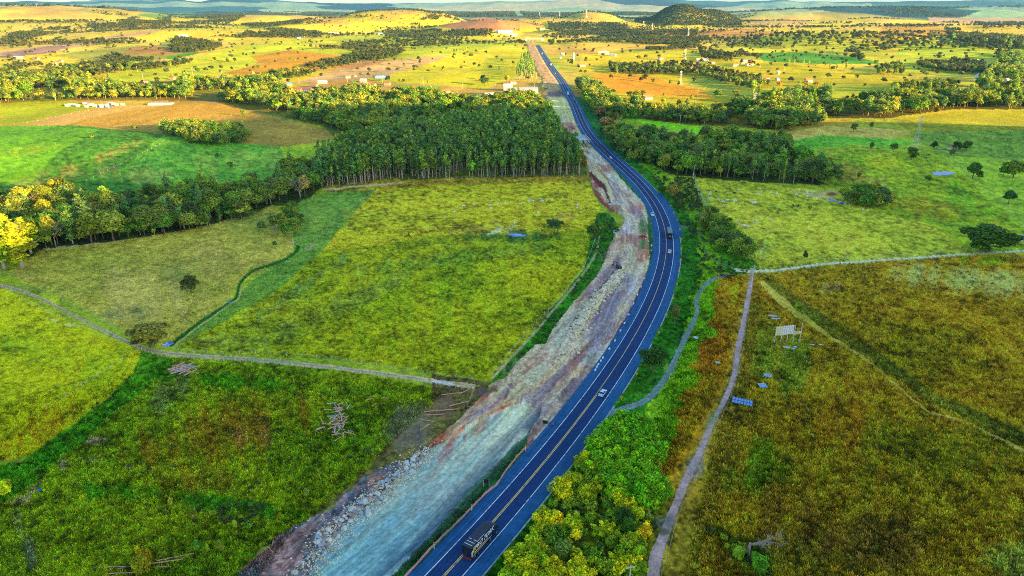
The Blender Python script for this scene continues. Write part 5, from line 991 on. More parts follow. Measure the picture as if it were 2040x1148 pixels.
def box_truck(px, py, off, m1, m2, label, flip=False, L=9, pos=None, rz=0):
    p, a = on_road(px, py, off) if pos is None else (pos, rz); t = empty('box_truck', p, a + (math.pi if flip else 0)); tag(t, label, 'truck')
    b = MB(); b.box(-1.25, 1.25, -L/2, L/2, 1.1, 3.9); b.obj('cargo_box', m1, t); lorry_cab(t, L/2 + .3, m2); b = MB(); b.box(-1, 1, -L/2, L/2 + 1.5, .8, 1.08); b.obj('chassis', M_CHAS, t)
    for y in (-L/2 + 1.6, L/2 + 1.2):
        for x in (-1.1, 1.1): wheel(t, x, y, .5, .3)
box_truck(1130, 189, -1.9, M_BLU, M_WH, 'blue truck passing under the overhead gantry', True, 12)
box_truck(1097, 131, 1.9, M_WH, M_BLU, 'white and blue truck crossing the tree shadow on the far straight', False, 9)
box_truck(1083, 108, -1.9, M_GREY, M_WH, 'grey truck on the far straight near the overpass', True, 9)
box_truck(917, 75, 0, M_RDB, M_RDB, 'red truck on the country road by the pine block', L=12, pos=tuple(pt(917, 75)), rz=1.57)
# yellow tracked digger, grader in the roadworks
def digger(px, py, rz, label, sc=1.0, m=M_YP):
    t = empty('excavator', pt(px, py), rz); t.scale = (sc,) * 3; tag(t, label, 'excavator')
    for x in (-1.1, 1.1):
        b = MB(); prism(b, [(-1.9,.1),(-2.1,.45),(-1.9,.85),(1.9,.85),(2.1,.45),(1.9,.1)], x - .3, x + .3); b.obj('track', M_CHAS, t)
    b = MB(); b.box(-1.3, 1.3, -2.2, 1.3, 1.0, 1.9, tp=.1); b.obj('body', m, t); b = MB(); b.box(-1.25, -.3, .1, 1.5, 1.9, 3.0, tp=.12); c = b.obj('cab', M_GLASS, t)
    b = MB(); b.tube([(.2,1.0,1.7),(.2,3.2,4.2),(.2,5.2,3.6)], [.3,.28,.22], 5); bm_ = b.obj('boom', m, t); b = MB(); b.tube([(.2,5.2,3.7),(.2,5.9,1.6)], [.2,.15], 5); b.obj('stick', m, t)
    b = MB(); prism(b, [(5.4,.7),(5.7,1.7),(6.3,1.5),(6.2,.5)], -.35, .75); b.obj('bucket', M_CHAS, t)
digger(1087, 177, 1.6, 'yellow excavator on the sandy roadworks near the warehouse'); digger(1232, 538, .6, 'dark digger beside the pit in the haul road', .7, M_CHAS); digger(1112, 240, -1.2, 'small digger on the bank by the unfinished bridge', .8, M_BLU)
# ------------------------------------------------------------ roadside furniture
M_POST = simple('grey_post', (.45,.42,.42), .8); M_WOOD = simple('weathered_wood', (.42,.30,.26), .9, var=.3); M_CONC = simple('concrete', (.5,.5,.5), .85, var=.2, sc=.8)
M_SY = P_('sign_yellow', (.9,.50,.01), .5); M_SB = P_('sign_black', (.01,.012,.02), .5); M_SG = P_('sign_green', (.0,.45,.33), .5); M_MESH = simple('orange_mesh', (.62,.30,.26), .8, var=.25, sc=1.5)
CH = [(1246,321),(1280,352),(1336,414),(1342,428),(1349,442),(1354,461),(1357,481),(1357,501),(1356,522),(1352,545),(1348,571),(1340,600),(1327,633),(1312,668),(1267,751),(1238,799)]
PL = ['farthest yellow curve marker, beside the dark trees', 'second-farthest yellow curve marker', 'yellow curve marker above the lay-by','upper marker of the pair beside the lay-by','marker just above the side track mouth','marker just below the side track mouth','marker level with the gap behind the lorry','marker level with the white car','marker below the white car','marker at the tightest part of the bend, upper','marker at the tightest part of the bend, lower','marker behind the thin sparse tree','marker between the sparse tree and the bright bushes','marker above the dark round tree','marker below the dark round tree','nearest yellow curve marker, beside the silver car']
CS = CH
for i, (x, y) in enumerate(CS):
    g = pt(x, y); sl = float(np.interp(g.y, RYS, RSL)); t = empty('curve_marker', g, -math.atan2(sl, 1)); tag(t, PL[i] if 'yellow' in PL[i] else 'yellow curve ' + PL[i], 'road sign', 'yellow curve markers along the bend')
    b = MB(); b.tube([(0,0,-.3),(0,0,1.1)], .05, 5); b.obj('post', M_POST, t)
    b = MB(); b.tube([(0,-.03,1.45),(0,-.08,1.45)], .46, 12); s_ = b.obj('plate', M_SY, t)
    b = MB(); b.quad([(.2,-.10,1.75),(.05,-.10,1.75),(-.22,-.10,1.45),(.05,-.10,1.15),(.2,-.10,1.15),(-.05,-.10,1.45)]); b.obj('chevron', M_SB, s_)
for x, y, l in [(969,972,'dark-backed two-post sign beside the mesh fence, nearer one'), (1086,853,'dark-backed two-post sign beside the gravel end, farther one')]:
    g = pt(x, y); sl = float(np.interp(g.y, RYS, RSL)); t = empty('road_sign', g, -math.atan2(sl, 1) * .3); tag(t, l, 'road sign')
    for q in (-.75, .75): b = MB(); b.tube([(q,0,-.3),(q,0,2.6)], .06, 5); b.obj('post', M_POST, t)
    b = MB(); b.box(-.95, .95, .06, .1, 1.5, 2.7); b.obj('plate', M_SB, t)
# orange mesh fence and its beacon posts
MF = [(800,1160),(865,1088),(915,1040),(942,1012),(968,985),(990,968),(1008,940),(1030,912),(1048,893)]
mf = [pt(*p) for p in MF]; f = empty('mesh_fence', mf[0]); tag(f, 'sagging orange plastic mesh fence along the left shoulder', 'fence'); b = MB(); L0 = mf[0]
mesh_pts = [];
for i in range(len(mf) - 1):
    for k in range(6): mesh_pts.append(mf[i].lerp(mf[i + 1], k / 6))
mesh_pts.append(mf[-1])
for i in range(len(mesh_pts) - 1):
    A, Bq = mesh_pts[i] - L0, mesh_pts[i + 1] - L0; h1 = .95 + .15 * math.sin(i * 1.7); h2 = .95 + .15 * math.sin((i + 1) * 1.7); e = Vector((.02, .02, 0))
    b.quad([A + Vector((0,0,.1)), Bq + Vector((0,0,.1)), Bq + Vector((0,0,h2)), A + Vector((0,0,h1))]); b.quad([A + e + Vector((0,0,h1)), Bq + e + Vector((0,0,h2)), Bq + e + Vector((0,0,.1)), A + e + Vector((0,0,.1))])
    b.quad([A + Vector((0,0,h1)), Bq + Vector((0,0,h2)), Bq + e + Vector((0,0,h2)), A + e + Vector((0,0,h1))])
b.obj('mesh', M_MESH, f)
for i in range(0, len(mesh_pts), 3): q = mesh_pts[i] - L0; b = MB(); b.tube([q + Vector((-.06,0,-.2)), q + Vector((-.06,0,1.25))], .05, 5); b.obj('post', M_WOOD, f)
for i, (x, y, l) in enumerate([(865,1094,'nearest white post with orange beacon on the mesh fence'), (940,1018,'middle white post with orange beacon on the mesh fence'), (1047,899,'farthest white post with orange beacon at the end of the mesh fence')]):
    t = empty('beacon_post', pt(x, y)); tag(t, l, 'post', 'beacon posts'); b = MB(); b.tube([(0,0,-.2),(0,0,1.7)], .09, 6); b.obj('post', M_WH, t); b = MB(); b.ell((0,0,1.85), (.17,.17,.2), 8, 5); b.obj('beacon', M_ORG, t)
cone0 = None
for i, (x, y, l) in enumerate([(1102,846,'traffic cone beside the farther two-post sign'), (1225,678,'pink-orange cone on the rubble edge of the shoulder'), (1281,478,'orange cone at the top of the white kerb blocks'), (1297,446,'orange cone below the stopped white car')]):
    b = MB(); b.box(-.28,.28,-.28,.28,0,.06); b.tube([(0,0,.06),(0,0,.9)], [.22,.04], 8); o = b.obj('traffic_cone', M_ORG); o.location = pt(x, y); tag(o, l, 'cone')
KB = [(1186,738),(1189,732),(1192,727),(1197,720),(1201,714),(1214,696),(1225,680),(1236,660),(1244,645),(1252,628),(1262,606),(1270,588),(1277,572),(1283,556),(1288,540),(1291,526),(1294,512),(1297,500),(1298,490),(1292,482),(1286,479)]
for i, (x, y) in enumerate(KB):
    b = MB(); b.box(-.25,.25,-.6,.6,0,.5,tp=.05); o = bev(b.obj('marker_block', M_WH), .03, 1); g = pt(x, y); o.location = g; sl = float(np.interp(g.y, RYS, RSL)); o.rotation_euler.z = -math.atan2(sl, 1) + random.uniform(-.15, .15); tag(o, 'white painted block in the row along the left edge of the bend', 'block', 'white blocks along the roadworks edge')
# green direction signs and the overpass
def big_sign(px, py, w, h, z, label):
    t = empty('direction_sign', pt(px, py)); tag(t, label, 'road sign')
    for q in (-w * .35, w * .35): b = MB(); b.tube([(q,.12,-.3),(q,.12,z+h)], .12, 5); b.obj('post', M_POST, t)
    b = MB(); b.box(-w/2, w/2, -.03, .03, z, z + h); b.obj('plate', M_SG, t)
big_sign(1087, 108, 4, 4, 3, 'green roadside direction sign nearest the overpass'); big_sign(1109, 138, 3, 5.5, 2.5, 'tall narrow green sign right of the far straight')
p, a = on_road(1128, 184, 0); t = empty('sign_gantry', p, a); tag(t, 'overhead gantry with green sign across the highway', 'road sign')
b = MB(); b.tube([(9,0,-.5),(9,0,7.5),(0,0,7.5)], .18, 6); b.obj('frame', M_POST, t); b = MB(); b.box(-1.5, 6.5, -.1, 0, 6.0, 8.6); b.obj('plate', M_SG, t)
b = MB(); b.box(7, 10, -.1, 0, 6.2, 8.0); b.obj('plate', M_SY, t)
p, a = on_road(1065, 81, 0); ov = empty('overpass', p, a); tag(ov, 'pale concrete overpass crossing the far end of the highway', 'bridge')
b = MB(); b.box(-34, 26, -5, 5, 6.6, 8.0); b.obj('deck', M_CONC, ov)
for q in (-5.2, 5.0): b = MB(); b.box(-34, 26, q, q + .25, 8.0, 9.0); b.obj('parapet', M_CONC, ov)
for q in (-20, -9.5, 9.5): b = MB(); b.box(q - .6, q + .6, -4, 4, -.5, 6.6); b.obj('pier', M_CONC, ov)
for s in (-1, 1): b = MB(); prism(b, [(-5,-1),(5,-1),(5,6.6),(-5,6.6)], s*30 + (-6 if s < 0 else -6), s*30 + (2 if s < 0 else 4)); b.obj('abutment', M_CONC, ov)
# bridge being built beside the highway
br = pt(1156, 288); sl = float(np.interp(br.y, RYS, RSL)); bo = empty('unfinished_bridge', br, -math.atan2(sl, 1)); tag(bo, 'unfinished concrete bridge of pale girders beside the highway', 'bridge')
for k in range(6): b = MB(); b.box(-11 + k * 3.6, -9.2 + k * 3.6, -2, 26, .6, 2.0); b.obj('girder', M_CONC, bo)
b = MB(); b.box(-11.6, 9.4, 2, 12, 2.0, 2.35); b.obj('deck_slab', simple('fresh_concrete', (.62,.60,.5), .9, var=.15, sc=.5), bo); b = MB(); b.box(-11.6, 9.4, 14, 26, 2.0, 2.3); b.obj('deck_slab', simple('blue_sheeting', (.35,.5,.6), .8), bo)
b = MB(); b.box(8.8, 9.4, -2, 26, 2.3, 3.3); b.obj('parapet', M_CONC, bo); b = MB(); b.box(-12, 9.8, 26, 28, -1, 2.6); b.obj('abutment', M_CONC, bo)
for i, (x, y, m, l) in enumerate([(1112,243,M_BLU,'blue cabin on the bank above the unfinished bridge'), (1116,246,M_CONC,'long pale slab lying on the bank above the bridge')]):
    b = MB(); b.box(-3,3,-1.2,1.2,0,2.6) if i == 0 else b.box(-8,8,-1,1,0,.8); o = bev(b.obj('site_cabin' if i == 0 else 'concrete_slab', m)); o.location = pt(x, y); tag(o, l, 'cabin' if i == 0 else 'slab')
for i in range(34):
    x, y = random.uniform(1118, 1150), random.uniform(248, 266); b = MB(); k = random.choice([0, 1]); w_ = random.uniform(1, 3.5); b.box(-w_/2, w_/2, -.3, .3, 0, random.uniform(.3, .9), tp=.04)
    o = b.obj('timber_stack', random.choice([M_WOOD, M_CONC, M_ORG, M_WH, M_CHAS])); o.location = pt(x, y); o.rotation_euler.z = random.uniform(0, 3); tag(o, 'stack of building material scattered above the unfinished bridge', 'material', 'building material by the bridge')
# ------------------------------------------------------------ poles, pylons, billboard
def pole(px, py, h, label, arm=True, m=None, lean=0):
    t = empty('utility_pole', pt(px, py), random.uniform(-.3, .3)); tag(t, label, 'pole'); b = MB(); b.tube([(0,0,-.5),(lean,0,h)], [.2,.12], 6); b.obj('shaft', m or M_POST, t)
    if arm:
        b = MB(); b.box(-1.1 + lean, 1.1 + lean, -.07, .07, h - .7, h - .55); c = b.obj('crossarm', m or M_POST, t)
        for q in (-1, 0, 1): b = MB(); b.tube([(q + lean, 0, h - .55), (q + lean, 0, h - .3)], .06, 5); b.obj('insulator', M_CONC, c)
M_PP = simple('pale_pole', (.62,.56,.56), .8)
for x, y, h, l in [(1496,577,12,'pale utility pole at the top of the gravel path'), (1251,1192,9.5,'utility pole at the bottom edge of the picture'), (1380,354,10,'leaning pale pole at the top left of the right pasture'),
  (1354,250,11,'utility pole in the green strip between the shaded woods'), (1572,308,10,'white pole beside the eucalyptus row on the right'), (238,145,10,'left white pole in front of the far left grove'), (274,143,10,'right white pole in front of the far left grove'),
  (286,162,11,'white pole behind the left leafy belt'), (384,149,11,'pole beside the roadside tree pair'), (443,155,11,'pole on the lane at the foot of the bright field'), (487,162,9,'pole at the right end of the lane below the bright field'),
  (632,165,10,'pole standing over the farm sheds'), (596,167,9,'pole left of the farm sheds'), (692,163,9,'pole above the red-roofed farmhouse'), (762,166,9,'pole between the pond and the brown hut'), (843,168,11,'pole alone on the fence under the bright slope'),
  (922,178,10,'pole right of the pink-roofed house'), (987,180,10,'pole left of the white warehouse'), (1065,183,12,'pale pole at the right end of the white warehouse'), (1069,158,11,'pole behind the warehouse pole'), (1562,146,10,'pole above the white farmhouse at right'), (1623,156,8,'short pole above the orange-leaved trees'),
  (1959,124,11,'pole in the lit meadow below the striped hill'), (1390,192,9,'pole at the lower edge of the orange crop'), (1751,150,8,'pole beside the round grove on the right'), (1515,134,10,'pole beside the white hillside farm')]:
    pole(x, y, h, l, arm=h > 8.5, m=M_PP, lean=.8 if 'leaning' in l else 0)
M_LAT = simple('galvanised_lattice', (.55,.55,.52), .6)
def pylon(px, py, h, label):
    g = pt(px, py); t = empty('pylon', g, .5); tag(t, label, 'pylon'); b = MB(); w0, w1 = h * .11, h * .02; r = max(.05, .16 / max(.4, ppm(g.y)))
    def W_(z): return w0 + (w1 - w0) * min(1, z / (h * .75)) ** .9
    zs = [0, h*.14, h*.27, h*.39, h*.5, h*.6, h*.68, h*.75, h*.84, h*.93, h]
    for i in range(len(zs) - 1):
        a, c = zs[i], zs[i + 1]; wa, wc = W_(a), W_(c)
        P = [[(sx * w, sy * w, z) for sx, sy in ((-1,-1),(1,-1),(1,1),(-1,1))] for w, z in ((wa, a), (wc, c))]
        for k in range(4):
            b.tube([P[0][k], P[1][k]], r, 3, cap=False); b.tube([P[0][k], P[1][(k+1) % 4]], r * .7, 3, cap=False); b.tube([P[0][(k+1) % 4], P[1][k]], r * .7, 3, cap=False); b.tube([P[1][k], P[1][(k+1) % 4]], r * .7, 3, cap=False)
    b.obj('tower', M_LAT, t)
    for z in (h*.75, h*.84, h*.93):
        b = MB(); q = h * .12
        for s in (-1, 1): b.tube([(s*w1, 0, z), (s*q, 0, z)], r, 3, cap=False); b.tube([(s*w1, 0, z + h*.04), (s*q, 0, z)], r * .8, 3, cap=False); b.tube([(s*q,0,z),(s*q,0,z-h*.035)], r, 3)
        b.obj('crossarm', M_LAT, t)
for x, y, h, l in [(1822,298,29,'tall lattice pylon on the shaded right hill'), (1500,229,26,'lattice pylon standing in the tall belt beside the very tall tree'), (1355,170,24,'lattice pylon in the stubble field behind the orange crop'), (1364,124,30,'lattice pylon above the farm roofs at the far grove'), (1371,73,34,'lattice pylon on the orange slope under the wooded hill'),
  (1299,62,34,'distant lattice pylon left of the wooded hill'), (1168,36,44,'distant lattice pylon on the cone-shaped hill'), (1115,33,44,'distant lattice pylon left of the cone-shaped hill'), (1075,33,40,'farthest lattice pylon at the left'), (1282,54,30,'distant lattice pylon in the saddle beside the wooded hill')]: pylon(x, y, h, l)
g = pt(1567, 684); t = empty('billboard', g, .10); t.scale = (1.12,) * 3; tag(t, 'derelict billboard with torn yellowish panels on five posts', 'billboard'); M_PAN = simple('faded_panel', (.85,.75,.50), .8, var=.15, sc=1.5); M_PAN2 = simple('pale_panel', (.85,.82,.82), .8, var=.15)
for i, q in enumerate((-4.4,-2.2,0,2.2,4.6)): b = MB(); b.tube([(q,.1,-.4),(q,.1,[6.4,6.4,6.6,6.6,7.6][i])], .13, 6); b.obj('post', M_PP, t)
for i, (x0, x1, z0, z1) in enumerate([(-4.5,-2.3,3.2,6.5),(-2.15,-.1,3.4,6.7),(.1,1.7,3.5,6.8),(1.75,4.4,3.5,4.4)]):
    b = MB(); b.box(x0, x1, -.06, .02, z0, z1); pn = b.obj('panel', [M_PAN, M_PAN2, M_PAN2, M_PAN][i], t)
    b = MB()
    for k in range(1, 5): zz = z0 + (z1 - z0) * k / 5; b.box(x0, x1, -.085, -.062, zz - .03, zz + .03)
    for k in range(1, 3): xx = x0 + (x1 - x0) * k / 3; b.box(xx - .03, xx + .03, -.11, -.088, z0, z1)
    b.obj('batten', M_WOOD, pn)
M_BP = P_('bluish_sheet', (.16,.36,.66), .5); M_BP2 = P_('pale_sheet', (.55,.65,.75), .5)
def sheet_obj(px, py, w, d, rz, label, grid=False, m=None):
    t = empty('fallen_panel', pt(px, py) + Vector((0, 0, .8)), rz); t.rotation_euler = (.08, .05, rz); tag(t, label, 'panel'); b = MB(); b.box(-w/2, w/2, -d/2, d/2, 0, .05); b.obj('board', m or M_BP, t)
    b = MB(); n_ = max(2, int(w / .9))
    for k in range(n_ + 1): x = -w/2 + w * k / n_; b.box(x - .05, x + .05, -d/2, d/2, .053, .12)
    for y in (-d/2, 0, d/2): b.box(-w/2, w/2, y - .05, y + .05, .123, .19)
    b.obj('frame', M_CHAS if grid else M_BP2, t)
sheet_obj(1478, 806, 6.4, 3.4, -.35, 'large gridded blue panel lying in the grass by the gravel path', True); sheet_obj(1519, 772, 2.6, 2.2, .1, 'square blue panel lying in the brown grass'); sheet_obj(1529, 752, 2.6, 1.7, -.2, 'blue panel lying just above the square one')
sheet_obj(1539, 633, 3.4, 1.0, -.1, 'long blue panel fallen behind the billboard'); sheet_obj(1545, 638, 3.4, .6, .05, 'narrow pale panel fallen behind the billboard', m=M_BP2); sheet_obj(1566, 695, 2.2, .9, -.3, 'pale scrap panel in front of the billboard', m=M_BP2)
sheet_obj(1580, 698, 1.2, .9, .1, 'small blue scrap in front of the billboard'); sheet_obj(1584, 695, 1.0, .8, .3, 'small white scrap next to the blue one', m=M_BP2); sheet_obj(1617, 692, 1.8, .4, -.15, 'thin pale strip right of the billboard', m=M_BP2); sheet_obj(1633, 692, 1.1, .5, 0, 'little lilac scrap far right of the billboard', m=M_BP2)
sheet_obj(1386, 676, 1.5, 1.6, .4, 'pale scrap in the brown grass beside the curved track', m=M_BP2); sheet_obj(1430, 726, 1.6, 1.0, .2, 'pinkish scrap in the brown grass by the gravel path', m=M_BP2)
# ------------------------------------------------------------ fences
def fence(pts, step, label, h=1.3, m=None, wires=3, rad=.07, jit=.1):
    w = [pt(*p) for p in cr(pts, 3)]; seg = [(w[i + 1] - w[i]).length for i in range(len(w) - 1)]; tot = sum(seg); n = min(98, max(2, int(tot / step))); t = empty('wire_fence', w[0]); tag(t, label, 'fence'); P = []
    for k in range(n + 1):
        s = tot * k / n; i = 0
        while i < len(seg) - 1 and s > seg[i]: s -= seg[i]; i += 1
        q = w[i].lerp(w[i + 1], min(1, s / max(seg[i], 1e-6))); q.z = float(surf(q.x, q.y)); P.append(q - w[0])
    base = None
    for k, q in enumerate(P):
        if base is None: b = MB(); b.tube([(0,0,-.4),(0,0,h)], rad, 5); base = b.mesh('post', [m or M_WOOD])
        o = bpy.data.objects.new('post', base); COL.objects.link(o); o.parent = t; o.location = q; o.scale.z = random.uniform(.8, 1.15); o.rotation_euler = (random.uniform(-jit, jit), random.uniform(-jit, jit), 0)
    b = MB()
    for z in [h * (i + 1) / (wires + .3) for i in range(wires)]: b.tube([q + Vector((0, 0, z)) for q in P], .012, 3, cap=False)
    b.obj('wire', M_POST, t)
fence([(262,690),(300,705),(350,714),(480,722),(640,735),(740,748),(850,765),(944,779)], 2.2, 'close-set white-post fence on the lower side of the left dirt track', m=M_PP)
fence([(290,680),(340,696),(420,705),(520,705),(640,714),(745,728),(850,745),(940,757)], 6, 'wide-set fence on the upper side of the left dirt track', m=M_PP, rad=.09)
fence([(20,575),(60,577),(118,598),(190,630),(240,660),(290,672)], 9, 'fence between the dirt track and the pale left pasture', m=M_PP)
fence([(40,598),(110,630),(200,668),(262,692)], 8, 'fence between the dirt track and the bright lower left field', m=M_PP)
fence([(90,812),(132,790),(172,765),(208,743),(242,718),(275,700)], 6, 'sparse white-post fence on the slope of the bright field', m=M_PP, rad=.1)
fence([(172,361),(205,345),(230,333),(260,318),(290,303),(325,285)], 8, 'fence running up the green left hill', m=M_PP, rad=.12)
fence([(610,500),(640,470),(668,442),(700,415),(750,380)], 7, 'fence line up the left side of the central pasture', m=M_PP)
fence([(1186,478),(1165,530),(1110,600),(1045,670),(980,748)], 4.5, 'fence on the right margin of the central pasture', m=M_PP)
fence([(660,364),(760,357),(900,355),(1030,352),(1165,352)], 4, 'fence at the foot of the eucalyptus plantation', m=M_PP)
fence([(1512,545),(1540,541),(1640,531),(1740,523),(1830,517),(1900,511),(2000,506)], 6, 'fence on the lower side of the farm track', m=M_PP); fence([(1505,534),(1540,530),(1640,521),(1740,514),(1830,508),(1940,500)], 5, 'fence on the upper side of the farm track', m=M_PP)
fence([(1497,545),(1494,600),(1485,660),(1480,700),(1464,770),(1445,820),(1415,880),(1390,945),(1360,1010),(1345,1050),(1330,1110),(1310,1170)], 5, 'old wooden fence along the right side of the gravel path', rad=.08)
fence([(1458,690),(1460,740),(1458,775)], 3, 'short paired rail fence on the left side of the gravel path')
fence([(1850,290),(1890,310),(1930,350),(1990,400),(2038,440)], 9, 'fence climbing down the right hill', m=M_WOOD)
fence([(0,545),(20,547),(45,553),(66,548)], 2.5, 'grey paddock fence at the left edge below the golden trees', m=M_POST)
fence([(28,248),(60,244),(120,232),(170,222),(260,212)], 12, 'fence between the orange and the bright far field', m=M_PP, rad=.15)
fence([(940,757),(948,770),(938,796)], 2.2, 'broken wooden gate posts at the end of the left dirt track'); fence([(924,815),(936,802),(940,790)], 2.5, 'leaning posts beside the red earth')
# ------------------------------------------------------------ logs, stones
M_LOG = simple('cut_log', (.62,.33,.20), .85, var=.25, sc=2); M_LOG2 = simple('grey_log', (.44,.40,.38), .85, var=.25, sc=2)
def log_at(g, l, r, rz, tilt, z, label, group, m):
    b = MB(); b.tube([(-l/2,0,0),(-l*.1,.05*l*random.uniform(-1,1)*.5,0),(l/2,0,0)], [r,r*.92,r*.8], 7); o = b.obj('log', m, smooth=False); o.location = g + Vector((0,0,z)); o.rotation_euler = (0, tilt, rz); tag(o, label, 'log', group)
for i in range(34):
    lx_ = random.uniform(348, 386); g = pt(lx_, random.uniform(732, 746)); log_at(g, random.uniform(3.5, 7), random.uniform(.12, .22), random.gauss(.5, .5), random.uniform(-.08, .12), .4 + random.uniform(.1, .9), 'trunk at the %s of the heap of cut logs below the left dirt track' % ('left end' if lx_ < 358 else 'middle' if lx_ < 374 else 'right end'), 'heap of cut logs', random.choice([M_LOG, M_LOG, M_LOG2]))
for i in range(62):
    t_ = random.random(); g = pt(*( (random.gauss(676, 9), random.uniform(808, 868)) if t_ < .7 else (random.uniform(630, 690), random.uniform(842, 880)) )); log_at(g, random.uniform(1.8, 3.2), random.uniform(.14, .22), random.uniform(-.6, 2.2), random.uniform(-.15, .15), .5 + random.uniform(0, .4), 'short pale log in the %s part of the scatter in the lower left grass' % ('upper' if g.y > 183 else 'middle' if g.y > 176 else 'lower'), 'scatter of short pale logs', random.choice([M_LOG, M_LOG, M_LOG2]))
for x, y, l, rz, lb in [(738,798,2.5,.3,'short log above the scatter, left of a pair'),(745,806,2.2,1.0,'short log just under the left one of the pair'),(768,796,2.4,-.1,'greyish short log right of the pair'),(900,786,7,.25,'long log on the brush by the track end'),(925,782,5,.75,'orange-cut log leaning toward the gate'),(880,818,11,.15,'long thin trunk lying across the cleared brush'),(915,806,7,.45,'trunk above the red earth'),(850,838,5,-.3,'pale branch in the cleared brush'),(846,855,4,.9,'short trunk at the edge of the red earth'),(868,826,6,.1,'second trunk beside the long thin one'),
   (300,1126,14,.22,'long pale fallen trunk in the bottom left grass'),(235,1133,11,.02,'left end piece of the fallen trunk'),(350,1112,8,.3,'right end piece of the fallen trunk'),(320,1131,5,.0,'short stick under the fallen trunk'),(240,1144,6,.05,'lowest stick by the bottom left edge'),(1002,1128,.1,0,'x'),(540,1100,2.6,-.8,'stick poking out of the scraped soil'),(985,1128,.1,0,'x')]:
    if lb != 'x': log_at(pt(x, y), l, .17, rz, 0, .35, lb, None, M_LOG)
M_ROCK = [simple('blue_grey_rock', (.36,.44,.50), .9, var=.3, sc=1.2), simple('pale_rock', (.55,.55,.50), .9, var=.25, sc=1.2), simple('brown_rock', (.34,.27,.24), .9, var=.3, sc=1.2)]
rockm = []
for i in range(8):
    b = MB(); b.ell((0,0,.15), (.5, .38 + .03 * i, .33), 7, 5, rough=.22, seed=i); rockm.append([b.mesh('boulder', [m]) for m in M_ROCK])
def rock(px, py, s, label, group, mi):
    g = pt(px, py); o = bpy.data.objects.new('boulder', rockm[random.randrange(8)][mi]); COL.objects.link(o); o.location = g; o.scale = (s * random.uniform(.8, 1.3), s, s * random.uniform(.7, 1.1)); o.rotation_euler = (random.uniform(-.3,.3), random.uniform(-.3,.3), random.uniform(0,6.28)); tag(o, label, 'rock', group)
EDGE = cr([(605,1155),(640,1100),(660,1072),(700,1030),(740,1003),(765,975),(800,945),(830,918),(855,896)], 6)
for i in range(210):
    k = random.random() * (len(EDGE) - 1); q = EDGE[int(k)]; e = abs(random.gauss(0, 1)); d_ = random.gauss(0, 1) * 11 * (1 - .55 * k / len(EDGE)); rock(q[0] + d_ * .75, q[1] + d_ * .45, random.choice([.5,.7,1.0,1.3,1.8]) * random.uniform(.7, 1.0), 'stone at the %s of the rubble edging the bottom gravel bed' % ('near end' if k < len(EDGE) * .33 else 'middle' if k < len(EDGE) * .66 else 'far end'), 'rubble stones edging the gravel bed', random.choice([0,1,1,2]))
for x, y, s in [(735,1024,2.2),(822,942,2.2),(810,925,1.8),(638,1087,2.2),(655,1063,1.6),(752,990,1.6),(703,1020,1.8),(715,1018,1.5)]: rock(x, y, s, 'one of the largest boulders in the rubble at the bottom', 'largest boulders', 1)
for i in range(50):
    rock(random.uniform(1222, 1246), random.uniform(459, 474), random.uniform(.5, 1.5), 'cream rock in the small heap on the haul road', 'cream rock heap', 1)
for i in range(28): rock(random.uniform(1210, 1224), random.uniform(400, 412), random.uniform(.5, 1.3), 'cream rock in the heap beside the red bank', 'cream rock heap by the red bank', 1)
nrub = 1500; g_ = np.random.default_rng(5); b = MB(); LN = cr([(1125,712),(1138,680),(1160,645),(1180,610),(1212,578),(1235,550)], 8); RP_ = ray(LN[:, 0], LN[:, 1])
for i in range(nrub):
    k = g_.uniform(0, len(LN) - 1.01); q = RP_[int(k)] + (RP_[int(k) + 1] - RP_[int(k)]) * (k % 1); x = q[0] + g_.normal() * 1.5; y = q[1] + g_.normal() * 1.3; s = g_.uniform(.25, .8); z = float(surf(x, y)) + .5 * max(0, 1.2 - abs(x - q[0]) * .7); b.ell((x, y, z + s * .3), (s, s * g_.uniform(.6, 1), s * .7), 5, 4, rough=.25, seed=i)
EDP = ray(EDGE[:, 0], EDGE[:, 1])
for i in range(2200):
    k = g_.uniform(0, len(EDP) - 1.01); q = EDP[int(k)] + (EDP[int(k) + 1] - EDP[int(k)]) * (k % 1); x = q[0] + g_.normal() * 2.2; y = q[1] + g_.normal() * 1.8; s = g_.uniform(.08, .3); b.ell((x, y, float(surf(x, y)) + s * .5), (s, s * g_.uniform(.6, 1), s * .8), 5, 3, rough=.25, seed=i)
o = b.obj('rubble', simple('cream_rubble', (.72,.60,.42), .95, var=.35, sc=.4)); o['kind'] = 'stuff'; tag(o, 'loose rubble ridges beside the haul road and the gravel bed', 'rubble')
